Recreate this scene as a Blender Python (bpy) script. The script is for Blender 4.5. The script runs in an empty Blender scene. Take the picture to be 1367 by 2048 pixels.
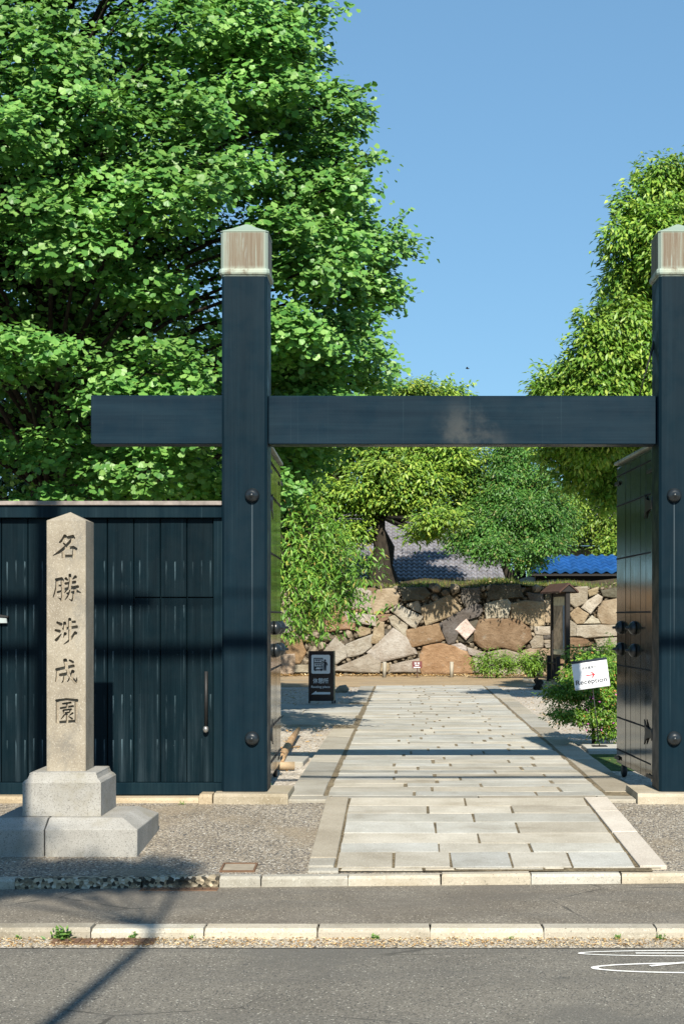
import bpy, bmesh, math, random
import numpy as np
from mathutils import Matrix, Vector, Euler

R = math.radians
rnd = random.Random(7)
nrng = np.random.default_rng(11)
scene = bpy.context.scene
col = scene.collection

# ------------------------------------------------------------------ camera, sky, sun, exposure
CAMZ, F, VX, VY = 1.6, 3000.0, 812.0, 1235.0       # eye height, focal length and vanishing point in photo pixels
cam = bpy.data.cameras.new("camera"); camo = bpy.data.objects.new("camera", cam); col.objects.link(camo)
camo.location = (0, 0, CAMZ); camo.rotation_euler = (R(90), 0, 0)
cam.sensor_fit = 'AUTO'; cam.sensor_width = 36.0; cam.lens = F / 2048 * 36
cam.shift_x = -(VX - 683.5) / 2048; cam.shift_y = (VY - 1024) / 2048
cam.clip_start = 0.1; cam.clip_end = 3000
scene.camera = camo

SUN_EL, SUN_AZ = R(38.0), R(6.0)                    # sun behind the camera, a little to its right
world = bpy.data.worlds.new("World"); scene.world = world; world.use_nodes = True
wn = world.node_tree; bg = wn.nodes["Background"]
sky = wn.nodes.new("ShaderNodeTexSky"); sky.sky_type = 'NISHITA'; sky.sun_disc = False
sky.sun_elevation = SUN_EL; sky.sun_rotation = math.pi - SUN_AZ
sky.air_density = 1.0; sky.dust_density = 0.0; sky.ozone_density = 1.0
gm = wn.nodes.new("ShaderNodeGamma"); gm.inputs[1].default_value = 0.5        # the film's softer sky gradient, all over the dome
tn = wn.nodes.new("ShaderNodeMix"); tn.data_type = 'RGBA'; tn.blend_type = 'MULTIPLY'; tn.inputs[0].default_value = 1.0
tn.inputs[7].default_value = (0.52, 0.85, 1.12, 1)
wn.links.new(sky.outputs[0], gm.inputs[0]); wn.links.new(gm.outputs[0], tn.inputs[6]); wn.links.new(tn.outputs[2], bg.inputs[0])
bg.inputs[1].default_value = 0.15
sl = bpy.data.lights.new("sun", 'SUN'); sl.energy = 4.6; sl.angle = R(0.5); sl.color = (1.0, 0.93, 0.80)
so = bpy.data.objects.new("sun", sl); col.objects.link(so); so.location = (2, -8, 20)
SD = Vector((-math.sin(SUN_AZ) * math.cos(SUN_EL), math.cos(SUN_AZ) * math.cos(SUN_EL), -math.sin(SUN_EL)))
so.rotation_euler = SD.to_track_quat('-Z', 'Y').to_euler()
TOSUN = np.array(-SD)
vs = scene.view_settings
vs.view_transform = 'Standard'; vs.look = 'None'; vs.gamma = 1.0; vs.use_curve_mapping = False; vs.exposure = 0.95

def W(px, py, d):
    """photo pixel at distance d -> world point"""
    return ((px - VX) * d / F, d, CAMZ - (py - VY) * d / F)

# ------------------------------------------------------------------ materials
def srgb(r, g, b):
    f = lambda c: (c / 255 / 12.92) if c / 255 <= 0.04045 else ((c / 255 + 0.055) / 1.055) ** 2.4
    return (f(r), f(g), f(b))

class NT:
    def __init__(s, name):
        s.m = bpy.data.materials.new(name); s.m.use_nodes = True
        s.t = s.m.node_tree; s.b = s.t.nodes["Principled BSDF"]; s.out = s.t.nodes["Material Output"]
        s._pos = None
    def n(s, typ, **kw):
        nd = s.t.nodes.new("ShaderNode" + typ)
        for k, v in kw.items(): setattr(nd, k, v)
        return nd
    def l(s, a, b): s.t.links.new(a, b)
    def setin(s, sock, v):
        if hasattr(v, "is_output") or isinstance(v, bpy.types.NodeSocket): s.l(v, sock)
        else:
            sock.default_value = (*v, 1.0) if isinstance(v, tuple) and len(v) == 3 and sock.type == 'RGBA' else v
    @property
    def pos(s):
        if s._pos is None: s._pos = s.n("NewGeometry").outputs["Position"]
        return s._pos
    def objco(s): return s.n("TexCoord").outputs["Object"]
    def vscale(s, v, sc):
        m = s.n("VectorMath", operation='MULTIPLY'); s.l(v, m.inputs[0]); m.inputs[1].default_value = sc
        return m.outputs[0]
    def noise(s, scale, detail=5, rough=0.6, v=None, stretch=None):
        v = v or s.pos
        if stretch: v = s.vscale(v, stretch)
        nd = s.n("TexNoise"); nd.inputs["Scale"].default_value = scale
        nd.inputs["Detail"].default_value = detail; nd.inputs["Roughness"].default_value = rough
        s.l(v, nd.inputs["Vector"]); return nd.outputs["Fac"]
    def vor(s, scale, out="Color", v=None, stretch=None, feature='F1'):
        v = v or s.pos
        if stretch: v = s.vscale(v, stretch)
        nd = s.n("TexVoronoi", feature=feature); nd.inputs["Scale"].default_value = scale
        s.l(v, nd.inputs["Vector"]); return nd.outputs[out]
    def ramp(s, fac, stops):
        nd = s.n("ValToRGB"); cr = nd.color_ramp
        while len(cr.elements) < len(stops): cr.elements.new(0.5)
        for e, (p, c) in zip(cr.elements, stops):
            e.position = p; e.color = (*c, 1) if len(c) == 3 else c
        s.l(fac, nd.inputs[0]); return nd.outputs[0]
    def mix(s, fac, a, b, blend='MIX'):
        nd = s.n("Mix", data_type='RGBA', blend_type=blend)
        s.setin(nd.inputs[0], fac); s.setin(nd.inputs[6], a); s.setin(nd.inputs[7], b); return nd.outputs[2]
    def math(s, op, a, b=None, c=None, clamp=False):
        nd = s.n("Math", operation=op); nd.use_clamp = clamp
        s.setin(nd.inputs[0], a)
        if b is not None: s.setin(nd.inputs[1], b)
        if c is not None: s.setin(nd.inputs[2], c)
        return nd.outputs[0]
    def maprange(s, v, a, b, c=0.0, d=1.0, smooth=True):
        nd = s.n("MapRange"); nd.interpolation_type = 'SMOOTHSTEP' if smooth else 'LINEAR'
        s.setin(nd.inputs[0], v)
        for i, x in enumerate((a, b, c, d)): nd.inputs[i + 1].default_value = x
        return nd.outputs[0]
    def sep(s, v):
        nd = s.n("SeparateXYZ"); s.l(v, nd.inputs[0]); return nd.outputs
    def bump(s, h, strength=0.3, dist=0.02):
        nd = s.n("Bump"); nd.inputs["Strength"].default_value = strength; nd.inputs["Distance"].default_value = dist
        s.l(h, nd.inputs["Height"]); s.l(nd.outputs[0], s.b.inputs["Normal"])
    def finish(s, color, rough=0.7, spec=0.4, metallic=0.0):
        s.setin(s.b.inputs["Base Color"], color); s.setin(s.b.inputs["Roughness"], rough)
        s.b.inputs["Specular IOR Level"].default_value = spec; s.b.inputs["Metallic"].default_value = metallic
        return s.m

def objrand(t, lo, hi, color):
    r = t.n("ObjectInfo").outputs["Random"]
    v = t.maprange(r, 0, 1, lo, hi, smooth=False)
    h = t.n("HueSaturation"); t.l(v, h.inputs["Value"]); t.l(color, h.inputs["Color"])
    return h.outputs[0]

def m_flat(name, c, rough=0.6, spec=0.4, metallic=0.0, var=0.25):
    t = NT(name); f = t.noise(9, 6)
    d = tuple(x * (1 - var) for x in c); b = tuple(min(1, x * (1 + var)) for x in c)
    return t.finish(t.ramp(f, [(0.3, d), (0.7, b)]), rough, spec, metallic)

def m_granite(name, base, dark, light, spk=95, orand=(0.85, 1.12), stain=None, moss=0.0):
    t = NT(name)
    c = t.ramp(t.noise(2.2, 7, 0.65), [(0.28, dark), (0.5, base), (0.75, light)])
    g = t.noise(spk, 3, 0.8)
    c = t.mix(t.maprange(g, 0.56, 0.70), c, tuple(x * 0.42 for x in base))
    c = t.mix(t.math('MULTIPLY', t.maprange(t.noise(spk * 0.8, 2, 0.7, v=t.vscale(t.pos, (1.13, 0.97, 1.07))), 0.58, 0.7), 0.6), c, tuple(min(1, x * 1.35) for x in light))
    if stain:
        c = t.mix(t.math('MULTIPLY', t.maprange(t.noise(0.9, 6, 0.7, v=t.vscale(t.pos, (1, 1.9, 1))), 0.52, 0.72), 0.55), c, stain)
    rr_ = t.n("ObjectInfo").outputs["Random"]
    c = t.mix(1.0, c, t.ramp(t.math('FRACT', t.math('MULTIPLY', rr_, 7.31)), [(0.0, (1.06, 1.0, 0.90)), (0.4, (1.03, 1.0, 0.94)), (0.7, (1.0, 1.0, 0.97)), (1.0, (0.98, 1.0, 1.01))]), 'MULTIPLY')
    c = objrand(t, orand[0], orand[1], c)
    t.bump(t.math('ADD', g, t.math('MULTIPLY', t.noise(14, 6), 1.5)), 0.35, 0.006)
    return t.finish(c, 0.85, 0.2)

# painted black timber of the gate: weathered, with faint runs
def m_paint(name, streaks=False, patch=False, along=False, drip=False, base=(0.0028, 0.0100, 0.0165), lite=(0.0064, 0.0180, 0.0270)):
    t = NT(name)
    a = t.noise(1.0, 6, 0.62, stretch=(0.6, 9, 9) if along else (9, 9, 0.55)); b = t.noise(1.0, 5, 0.6, stretch=(1.2, 70, 70) if along else (70, 70, 1.2))
    c = t.ramp(t.math('ADD', t.math('MULTIPLY', a, 0.6), t.math('MULTIPLY', b, 0.4)), [(0.36, base), (0.68, lite)])
    c = t.mix(t.math('MULTIPLY', t.maprange(t.noise(1.0, 4, 0.6, stretch=(55, 55, 0.25)), 0.63, 0.72), 0.35), c, (0.035, 0.065, 0.08))
    c = t.mix(t.math('MULTIPLY', t.maprange(t.noise(45, 3, 0.7), 0.70, 0.76), 0.35), c, (0.06, 0.08, 0.085))
    x, y, z = t.sep(t.pos)
    if drip:
        for xc in (-1.334, 2.318):
            ln = t.math('SUBTRACT', 1.0, t.maprange(t.math('ABSOLUTE', t.math('SUBTRACT', x, xc)), 0.002, 0.006))
            ln = t.math('MULTIPLY', t.math('MULTIPLY', ln, t.maprange(z, 0.9, 2.5)), t.maprange(z, 2.62, 2.59))
            c = t.mix(t.math('MULTIPLY', ln, 0.5), c, (0.10, 0.13, 0.15))
    if streaks:
        # pale runs below the nails: three per board, rows 0.39 m apart
        u = t.math('MULTIPLY', t.math('FRACT', t.math('DIVIDE', t.math('ADD', x, 30.0 - STREAK_X0), BOARD)), 3.0)
        wob = t.math('MULTIPLY', t.math('SUBTRACT', t.noise(1.0, 3, 0.6, stretch=(8, 8, 3)), 0.5), 0.10)
        du = t.math('ABSOLUTE', t.math('ADD', t.math('SUBTRACT', t.math('FRACT', u), 0.5), wob))
        line = t.math('SUBTRACT', 1.0, t.maprange(du, 0.01, 0.11))
        zj = t.math('ADD', z, t.math('MULTIPLY', t.math('SUBTRACT', t.noise(1.0, 2, 0.5, stretch=(11, 0, 0)), 0.5), 0.10))
        v = t.math('FRACT', t.math('DIVIDE', t.math('SUBTRACT', zj, 0.145), 0.39))
        fall = t.math('MULTIPLY', t.math('POWER', v, 2.0), t.maprange(t.noise(1.0, 3, 0.6, stretch=(30, 30, 5)), 0.35, 0.6))
        idv = t.n("CombineXYZ")
        t.l(t.math('FLOOR', t.math('DIVIDE', t.math('ADD', x, 30.0 - STREAK_X0), BOARD / 3.0)), idv.inputs[0])
        t.l(t.math('FLOOR', t.math('DIVIDE', t.math('SUBTRACT', zj, 0.145), 0.39)), idv.inputs[1])
        wnz = t.n("TexWhiteNoise"); wnz.noise_dimensions = '2D'; t.l(idv.outputs[0], wnz.inputs[0])
        amt = t.math('MULTIPLY', t.math('MULTIPLY', line, fall), t.math('POWER', wnz.outputs[0], 1.6))
        amt = t.math('MULTIPLY', amt, t.maprange(z, 2.12, 2.06))
        c = t.mix(t.math('MULTIPLY', amt, 0.85, clamp=True), c, (0.11, 0.17, 0.20))
        # grey wash low on the boards
        lw = t.math('MULTIPLY', t.maprange(z, 1.2, 0.1), t.maprange(t.noise(1.0, 5, 0.6, stretch=(16, 16, 0.7)), 0.46, 0.72))
        c = t.mix(t.math('MULTIPLY', lw, 0.35), c, (0.045, 0.07, 0.085))
    if patch:
        dn = t.n("VectorMath", operation='DISTANCE'); t.l(t.vscale(t.pos, (1, 0, 1.0)), dn.inputs[0]); dn.inputs[1].default_value = (0.54, 0, 3.16)
        k = t.math('MULTIPLY', t.maprange(dn.outputs["Value"], 0.46, 0.02), t.maprange(t.noise(2.6, 6, 0.6), 0.44, 0.66))
        c = t.mix(t.math('MULTIPLY', k, 0.42), c, (0.11, 0.11, 0.10))
    t.bump(t.math('ADD', t.noise(1.0, 5, 0.6, stretch=(60, 60, 2)), t.math('MULTIPLY', t.noise(4, 4), 0.6)), 0.22, 0.004)
    rg = t.maprange(t.noise(5, 4), 0.3, 0.7, 0.34, 0.52)
    return t.finish(c, rg, 0.07)

STREAK_X0, BOARD = -1.6880, 0.2315
MAT = {}
MAT['post'] = m_paint("black_post_paint", drip=True)
MAT['beam'] = m_paint("black_beam_paint", patch=True, along=True, base=(0.0042, 0.0130, 0.0225), lite=(0.0090, 0.0230, 0.0350))
MAT['fence'] = m_paint("black_fence_paint", streaks=True, base=(0.0012, 0.0055, 0.0085), lite=(0.0045, 0.0130, 0.0180))
MAT['rail'] = m_paint("black_rail_paint", base=(0.0024, 0.010, 0.016), lite=(0.009, 0.022, 0.029))

t = NT("dark_door_wood")
g = t.noise(1.0, 6, 0.65, stretch=(45, 45, 0.8))
c = t.ramp(g, [(0.3, (0.005, 0.0055, 0.003)), (0.5, (0.011, 0.011, 0.006)), (0.72, (0.021, 0.019, 0.011))])
c = t.mix(t.maprange(t.noise(1.0, 4, 0.6, stretch=(20, 20, 0.5)), 0.5, 0.72), c, (0.008, 0.009, 0.006))
c = objrand(t, 0.85, 1.15, c); t.bump(g, 0.06, 0.003)
MAT['door'] = t.finish(c, t.maprange(t.noise(3, 4), 0.3, 0.7, 0.08, 0.14), 0.5)
t.b.inputs["Coat Weight"].default_value = 0.0; t.b.inputs["Coat Roughness"].default_value = 0.2

t = NT("verdigris_copper")
st = t.noise(1.0, 6, 0.7, stretch=(38, 38, 0.9)); x, y, z = t.sep(t.pos)
c = t.ramp(st, [(0.30, (0.085, 0.058, 0.038)), (0.46, (0.125, 0.095, 0.063)), (0.56, (0.155, 0.14, 0.105)), (0.68, (0.20, 0.24, 0.205))])
c = t.mix(t.math('MULTIPLY', t.maprange(z, 4.925, 4.955), 0.85), c, (0.25, 0.33, 0.27))
c = t.mix(t.math('MULTIPLY', t.maprange(z, 4.66, 4.60), t.maprange(t.noise(14, 5, 0.7), 0.30, 0.55)), c, (0.30, 0.34, 0.28))
ox, oy, oz = t.sep(t.objco())
em = t.math('MULTIPLY', t.maprange(t.math('MINIMUM', t.math('ABSOLUTE', ox), t.math('ABSOLUTE', oy)), 0.150, 0.190), 0.8)
c = t.mix(em, c, (0.24, 0.31, 0.27))
c = t.mix(t.math('MULTIPLY', t.maprange(t.noise(1.0, 5, 0.7, stretch=(90, 90, 3)), 0.56, 0.68), 0.6), c, (0.27, 0.33, 0.30))
t.bump(st, 0.2, 0.004)
MAT['copper'] = t.finish(c, 0.6, 0.35, 0.12)
MAT['iron'] = m_flat("black_iron", (0.011, 0.015, 0.018), 0.32, 0.55)
MAT['ironrough'] = m_flat("dull_iron", (0.012, 0.012, 0.012), 0.55, 0.4)
MAT['granite'] = m_granite("path_granite", (0.365, 0.352, 0.318), (0.285, 0.27, 0.235), (0.44, 0.43, 0.40), 90, (0.84, 1.12), (0.21, 0.185, 0.145))
MAT['border'] = m_granite("border_granite", (0.315, 0.295, 0.255), (0.25, 0.228, 0.19), (0.38, 0.36, 0.32), 90, (0.82, 1.15))
MAT['kerb'] = m_granite("kerb_granite", (0.37, 0.345, 0.295), (0.25, 0.225, 0.18), (0.44, 0.415, 0.365), 70, (0.78, 1.12), (0.23, 0.185, 0.12))
MAT['pale'] = m_granite("pale_border_granite", (0.46, 0.425, 0.385), (0.37, 0.335, 0.295), (0.52, 0.49, 0.45), 90, (0.93, 1.06))
MAT['sill'] = m_granite("sill_granite", (0.36, 0.305, 0.225), (0.24, 0.195, 0.13), (0.43, 0.38, 0.30), 80, (0.88, 1.1), (0.26, 0.22, 0.12))

# monument granite: speckled, with soft grey weather stains
t = NT("monument_granite")
c = t.ramp(t.noise(3, 6, 0.65), [(0.3, (0.20, 0.17, 0.13)), (0.5, (0.275, 0.24, 0.185)), (0.72, (0.34, 0.305, 0.245))])
sp = t.noise(110, 3, 0.85)
c = t.mix(t.maprange(sp, 0.55, 0.68), c, (0.16, 0.14, 0.12))
c = t.mix(t.math('MULTIPLY', t.maprange(t.noise(90, 2, 0.8, v=t.vscale(t.pos, (1.2, 1, 0.93))), 0.57, 0.68), 0.6), c, (0.50, 0.46, 0.39))
stn = t.math('MULTIPLY', t.maprange(t.noise(2.6, 6, 0.6, stretch=(1.6, 1.6, 0.75)), 0.53, 0.70), t.maprange(t.noise(60, 3, 0.8), 0.25, 0.6))
c = t.mix(t.math('MULTIPLY', stn, 0.6), c, (0.13, 0.125, 0.115))
t.bump(sp, 0.5, 0.005)
MAT['monument'] = t.finish(c, 0.85, 0.2)
t = NT("base_granite")
c = t.ramp(t.noise(3, 6, 0.65), [(0.3, (0.25, 0.24, 0.215)), (0.72, (0.36, 0.35, 0.325))])
sp = t.noise(105, 3, 0.85)
c = t.mix(t.maprange(sp, 0.53, 0.66), c, (0.13, 0.12, 0.11))
c = t.mix(t.math('MULTIPLY', t.maprange(t.noise(3.2, 7, 0.72), 0.47, 0.68), 0.55), c, (0.21, 0.19, 0.14))
t.bump(sp, 0.5, 0.005); MAT['basestone'] = t.finish(c, 0.85, 0.2)

def m_ground(name, stops, scale, cell, cellamt, bump, dist=0.01, lightspeck=None, darkspeck=None, patchcol=None, cellstretch=None, crack=False):
    t = NT(name)
    c = t.ramp(t.noise(scale, 8, 0.7), stops)
    vc = t.vor(cell, "Color", stretch=cellstretch); r = t.sep(vc)
    h = t.n("HueSaturation"); t.l(t.maprange(r[0], 0, 1, 1 - cellamt, 1 + cellamt, smooth=False), h.inputs["Value"]); t.l(c, h.inputs["Color"]); c = h.outputs[0]
    if lightspeck: c = t.mix(t.maprange(r[1], lightspeck[1], lightspeck[1] + 0.02), c, lightspeck[0])
    if darkspeck: c = t.mix(t.maprange(r[2], darkspeck[1], darkspeck[1] + 0.02), c, darkspeck[0])
    if patchcol: c = t.mix(t.math('MULTIPLY', t.maprange(t.noise(0.8, 7, 0.65), 0.5, 0.66), patchcol[1]), c, patchcol[0])
    if crack:

        e = t.vor(0.75, "Distance", v=t.vscale(t.pos, (1, 1.3, 1)), feature='DISTANCE_TO_EDGE')
        ew = t.math('ADD', e, t.math('MULTIPLY', t.math('SUBTRACT', t.noise(7, 5, 0.7), 0.5), 0.05))
        k = t.math('MULTIPLY', t.maprange(t.math('ABSOLUTE', ew), 0.010, 0.003), t.maprange(t.noise(0.55, 3, 0.5), 0.50, 0.60))
        c = t.mix(t.math('MULTIPLY', k, 0.75), c, (0.045, 0.043, 0.038))
        c = t.mix(t.math('MULTIPLY', t.maprange(t.noise(1.0, 5, 0.6, stretch=(0.25, 2.2, 1)), 0.48, 0.66), 0.35), c, (0.115, 0.11, 0.10))
        c = t.mix(t.math('MULTIPLY', t.maprange(t.noise(2.6, 5, 0.7), 0.66, 0.74), 0.5), c, (0.07, 0.068, 0.062))
    t.bump(t.vor(cell, "Distance", stretch=cellstretch), bump, dist)
    return t.finish(c, 0.9, 0.15)
MAT['road'] = m_ground("road_asphalt", [(0.3, (0.131, 0.121, 0.103)), (0.7, (0.188, 0.173, 0.145))], 1.4, 130, 0.32, 0.55, 0.006, ((0.42, 0.40, 0.34), 0.968), ((0.044, 0.046, 0.048), 0.93), ((0.115, 0.110, 0.098), 0.6), crack=True)
MAT['walk'] = m_ground("footway_asphalt", [(0.3, (0.140, 0.121, 0.095)), (0.7, (0.207, 0.185, 0.151))], 1.8, 120, 0.30, 0.5, 0.006, ((0.426, 0.381, 0.314), 0.965), ((0.034, 0.036, 0.038), 0.955), ((0.129, 0.112, 0.092), 0.6), crack=True)
MAT['forecourt'] = m_ground("exposed_gravel", [(0.3, (0.201, 0.171, 0.132)), (0.7, (0.323, 0.283, 0.226))], 1.5, 85, 0.5, 0.9, 0.012, ((0.561, 0.525, 0.451), 0.91), ((0.085, 0.085, 0.091), 0.86), ((0.317, 0.256, 0.177), 0.55))
MAT['gutter'] = m_ground("gutter_concrete", [(0.3, (0.30, 0.26, 0.20)), (0.7, (0.46, 0.41, 0.33))], 3, 75, 0.5, 0.8, 0.01, ((0.56, 0.52, 0.45), 0.85), ((0.09, 0.08, 0.065), 0.88))
MAT['gravel'] = m_ground("pale_gravel", [(0.3, (0.38, 0.33, 0.27)), (0.7, (0.54, 0.49, 0.42))], 1.2, 45, 0.4, 0.8, 0.02, None, ((0.2, 0.17, 0.13), 0.92), ((0.34, 0.26, 0.17), 0.5))
MAT['earth'] = m_ground("packed_earth", [(0.3, (0.25, 0.185, 0.11)), (0.7, (0.36, 0.27, 0.17))], 0.9, 25, 0.15, 0.3, 0.01, None, None, ((0.24, 0.20, 0.145), 0.7))
MAT['mortar'] = m_ground("tan_mortar", [(0.3, (0.12, 0.095, 0.06)), (0.7, (0.22, 0.18, 0.12))], 3, 60, 0.4, 0.6)
MAT['joint_dirt'] = m_ground("joint_dirt", [(0.3, (0.07, 0.055, 0.035)), (0.7, (0.20, 0.16, 0.10))], 3, 60, 0.4, 0.6)
MAT['soil'] = m_ground("dark_soil", [(0.3, (0.035, 0.028, 0.018)), (0.7, (0.10, 0.075, 0.04))], 2, 12, 0.4, 0.8, 0.05)
MAT['pebbles'] = m_ground("pebble_concrete", [(0.3, (0.22, 0.18, 0.12)), (0.7, (0.38, 0.32, 0.23))], 3, 38, 0.55, 1.0, 0.02, ((0.50, 0.45, 0.36), 0.8), ((0.05, 0.045, 0.035), 0.8))
MAT['rust'] = m_flat("rusty_steel", (0.13, 0.075, 0.045), 0.8, 0.3)
MAT['concrete_lid'] = m_flat("concrete_lid", (0.25, 0.215, 0.165), 0.9, 0.2)
MAT['whitepaint'] = m_flat("white_paint", (0.78, 0.77, 0.73), 0.6, 0.3, var=0.06)
t = NT("worn_road_paint")
c = t.mix(t.maprange(t.noise(60, 4, 0.7), 0.60, 0.68), (0.78, 0.77, 0.73), (0.16, 0.15, 0.13)); MAT['roadpaint'] = t.finish(c, 0.7, 0.2)

# rubble wall: tone per stone comes from the object colour
t = NT("wall_stone")
oc = t.n("ObjectInfo").outputs["Color"]
n1 = t.noise(2.5, 7, 0.68); n2 = t.noise(14, 6, 0.7)
c = t.mix(t.maprange(n1, 0.30, 0.72), t.mix(1.0, oc, (0.62, 0.56, 0.50), 'MULTIPLY'), oc)
c = t.mix(t.math('MULTIPLY', t.maprange(n2, 0.54, 0.75), 0.55), c, t.mix(1.0, oc, (0.40, 0.35, 0.30), 'MULTIPLY'))
c = t.mix(t.math('MULTIPLY', t.maprange(t.noise(4, 6, 0.65, v=t.vscale(t.pos, (1, 1, 1.4))), 0.58, 0.72), 0.4), c, (0.33, 0.31, 0.27))
t.bump(t.math('ADD', n2, n1), 0.9, 0.05)
MAT['stone'] = t.finish(c, 0.88, 0.2)
MAT['joint'] = m_ground("wall_joint", [(0.3, (0.04, 0.032, 0.022)), (0.7, (0.13, 0.10, 0.065))], 4, 14, 0.5, 1.0, 0.05)
MAT['filler'] = m_ground("small_stones", [(0.3, (0.08, 0.065, 0.045)), (0.7, (0.24, 0.20, 0.15))], 2.3, 8, 0.6, 0.5, 0.03)
t = NT("grey_tile"); c = objrand(t, 0.82, 1.15, t.ramp(t.noise(3, 5), [(0.3, (0.175, 0.17, 0.185)), (0.7, (0.25, 0.245, 0.265))])); MAT['tile'] = t.finish(c, 0.5, 0.4)
t = NT("blue_tile"); c = objrand(t, 0.85, 1.1, t.ramp(t.noise(3, 5), [(0.3, (0.012, 0.07, 0.22)), (0.7, (0.02, 0.105, 0.32))])); MAT['bluetile'] = t.finish(c, 0.4, 0.4)
MAT['plaster'] = m_flat("house_plaster", (0.35, 0.31, 0.25), 0.9, 0.2)
MAT['darkwood'] = m_flat("dark_timber", (0.016, 0.014, 0.013), 0.6, 0.3)
MAT['brownwood'] = m_flat("brown_board", (0.065, 0.035, 0.025), 0.7, 0.3)
MAT['signbrown'] = m_flat("dark_maroon_panel", (0.016, 0.009, 0.012), 0.22, 0.5, var=0.08)
MAT['signframe'] = m_flat("sign_edge", (0.30, 0.24, 0.16), 0.5, 0.3)
MAT['maroon'] = m_flat("maroon_panel", (0.13, 0.035, 0.035), 0.5, 0.4, var=0.06)
MAT['print'] = m_flat("white_print", (0.66, 0.68, 0.72), 0.5, 0.3, var=0.03)
MAT['signwhite'] = m_flat("white_board", (0.74, 0.75, 0.79), 0.18, 0.5, var=0.03)
MAT['ink'] = m_flat("dark_ink", (0.012, 0.018, 0.03), 0.4, 0.4, var=0.05)
MAT['red'] = m_flat("red_print", (0.60, 0.02, 0.03), 0.4, 0.4, var=0.05)
MAT['greyprint'] = m_flat("grey_print", (0.45, 0.45, 0.47), 0.4, 0.4, var=0.05)
MAT['paper'] = m_flat("aged_paper", (0.34, 0.27, 0.19), 0.7, 0.2, var=0.45)
MAT['papersheet'] = m_flat("yellowed_sheet", (0.55, 0.50, 0.34), 0.7, 0.2)
MAT['bluepaper'] = m_flat("blue_sheet", (0.22, 0.30, 0.38), 0.6, 0.2)
MAT['concrete'] = m_flat("pole_concrete", (0.36, 0.35, 0.32), 0.85, 0.2)
MAT['rubber'] = m_flat("cable_rubber", (0.012, 0.012, 0.013), 0.55, 0.4)
t = NT("bark"); g = t.noise(1.0, 7, 0.7, stretch=(14, 14, 3)); t.bump(g, 1.0, 0.05)
MAT['bark'] = t.finish(t.ramp(g, [(0.3, (0.012, 0.010, 0.008)), (0.7, (0.055, 0.045, 0.034))]), 0.9, 0.15)
t = NT("split_log"); g = t.noise(1.0, 7, 0.7, stretch=(6, 20, 20)); t.bump(g, 0.8, 0.02)
MAT['log'] = t.finish(t.ramp(g, [(0.35, (0.20, 0.07, 0.025)), (0.5, (0.42, 0.27, 0.14)), (0.7, (0.56, 0.42, 0.26))]), 0.85, 0.2)

def m_leaf(name, stops, trans=0.27, rough=0.42, tcol=None, spec=0.35):
    t = NT(name); r = t.n("NewGeometry").outputs["Random Per Island"]
    c = t.ramp(r, stops)
    cl = t.noise(0.75, 3, 0.5)
    h = t.n("HueSaturation"); t.l(t.maprange(cl, 0.3, 0.7, 0.82, 1.2), h.inputs["Value"]); t.l(c, h.inputs["Color"]); c = h.outputs[0]
    t.finish(c, rough, spec)
    tr = t.n("BsdfTranslucent"); t.l(t.mix(1.0, c, tcol or (1.15, 1.25, 0.55), 'MULTIPLY'), tr.inputs[0])
    mx = t.n("MixShader"); mx.inputs[0].default_value = trans
    t.l(t.b.outputs[0], mx.inputs[1]); t.l(tr.outputs[0], mx.inputs[2]); t.l(mx.outputs[0], t.out.inputs[0])
    return t.m
MAT['ginkgo'] = m_leaf("ginkgo_leaf", [(0.0, (0.064, 0.184, 0.040)), (0.5, (0.117, 0.265, 0.055)), (0.85, (0.170, 0.324, 0.073)), (1.0, (0.212, 0.367, 0.099))])
MAT['camphor'] = m_leaf("camphor_leaf", [(0.0, (0.065, 0.168, 0.024)), (0.5, (0.155, 0.284, 0.038)), (0.85, (0.244, 0.364, 0.058)), (1.0, (0.325, 0.408, 0.076))])
MAT['lime'] = m_leaf("lime_leaf", [(0.0, (0.060, 0.150, 0.022)), (0.45, (0.160, 0.275, 0.036)), (0.9, (0.270, 0.375, 0.052)), (1.0, (0.34, 0.39, 0.07))])
MAT['olive'] = m_leaf("small_green_leaf", [(0.0, (0.034, 0.114, 0.022)), (0.5, (0.072, 0.192, 0.034)), (0.9, (0.132, 0.258, 0.048)), (1.0, (0.204, 0.180, 0.060))])
MAT['cherry'] = m_leaf("cherry_leaf", [(0.0, (0.063, 0.172, 0.025)), (0.5, (0.132, 0.282, 0.039)), (0.9, (0.230, 0.391, 0.063)), (1.0, (0.345, 0.253, 0.069))])
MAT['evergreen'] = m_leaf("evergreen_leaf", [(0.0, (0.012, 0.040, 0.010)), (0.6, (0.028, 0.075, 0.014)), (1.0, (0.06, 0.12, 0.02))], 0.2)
MAT['azalea'] = m_leaf("azalea_leaf", [(0.0, (0.050, 0.127, 0.015)), (0.5, (0.105, 0.226, 0.024)), (0.93, (0.209, 0.330, 0.039)), (1.0, (0.462, 0.154, 0.077))])
MAT['shrub'] = m_leaf("shrub_leaf", [(0.0, (0.075, 0.16, 0.02)), (0.5, (0.14, 0.27, 0.03)), (1.0, (0.23, 0.36, 0.05))])
MAT['grass'] = m_leaf("grass_blade", [(0.0, (0.05, 0.10, 0.015)), (0.7, (0.11, 0.18, 0.025)), (1.0, (0.28, 0.20, 0.06))])
MAT['litter'] = m_leaf("dry_leaf", [(0.0, (0.16, 0.08, 0.03)), (0.35, (0.40, 0.24, 0.09)), (0.7, (0.56, 0.40, 0.20)), (1.0, (0.62, 0.52, 0.34))], 0.1, 0.8)
MAT['weed'] = m_leaf("weed_leaf", [(0.0, (0.06, 0.15, 0.03)), (1.0, (0.17, 0.30, 0.06))])
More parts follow.
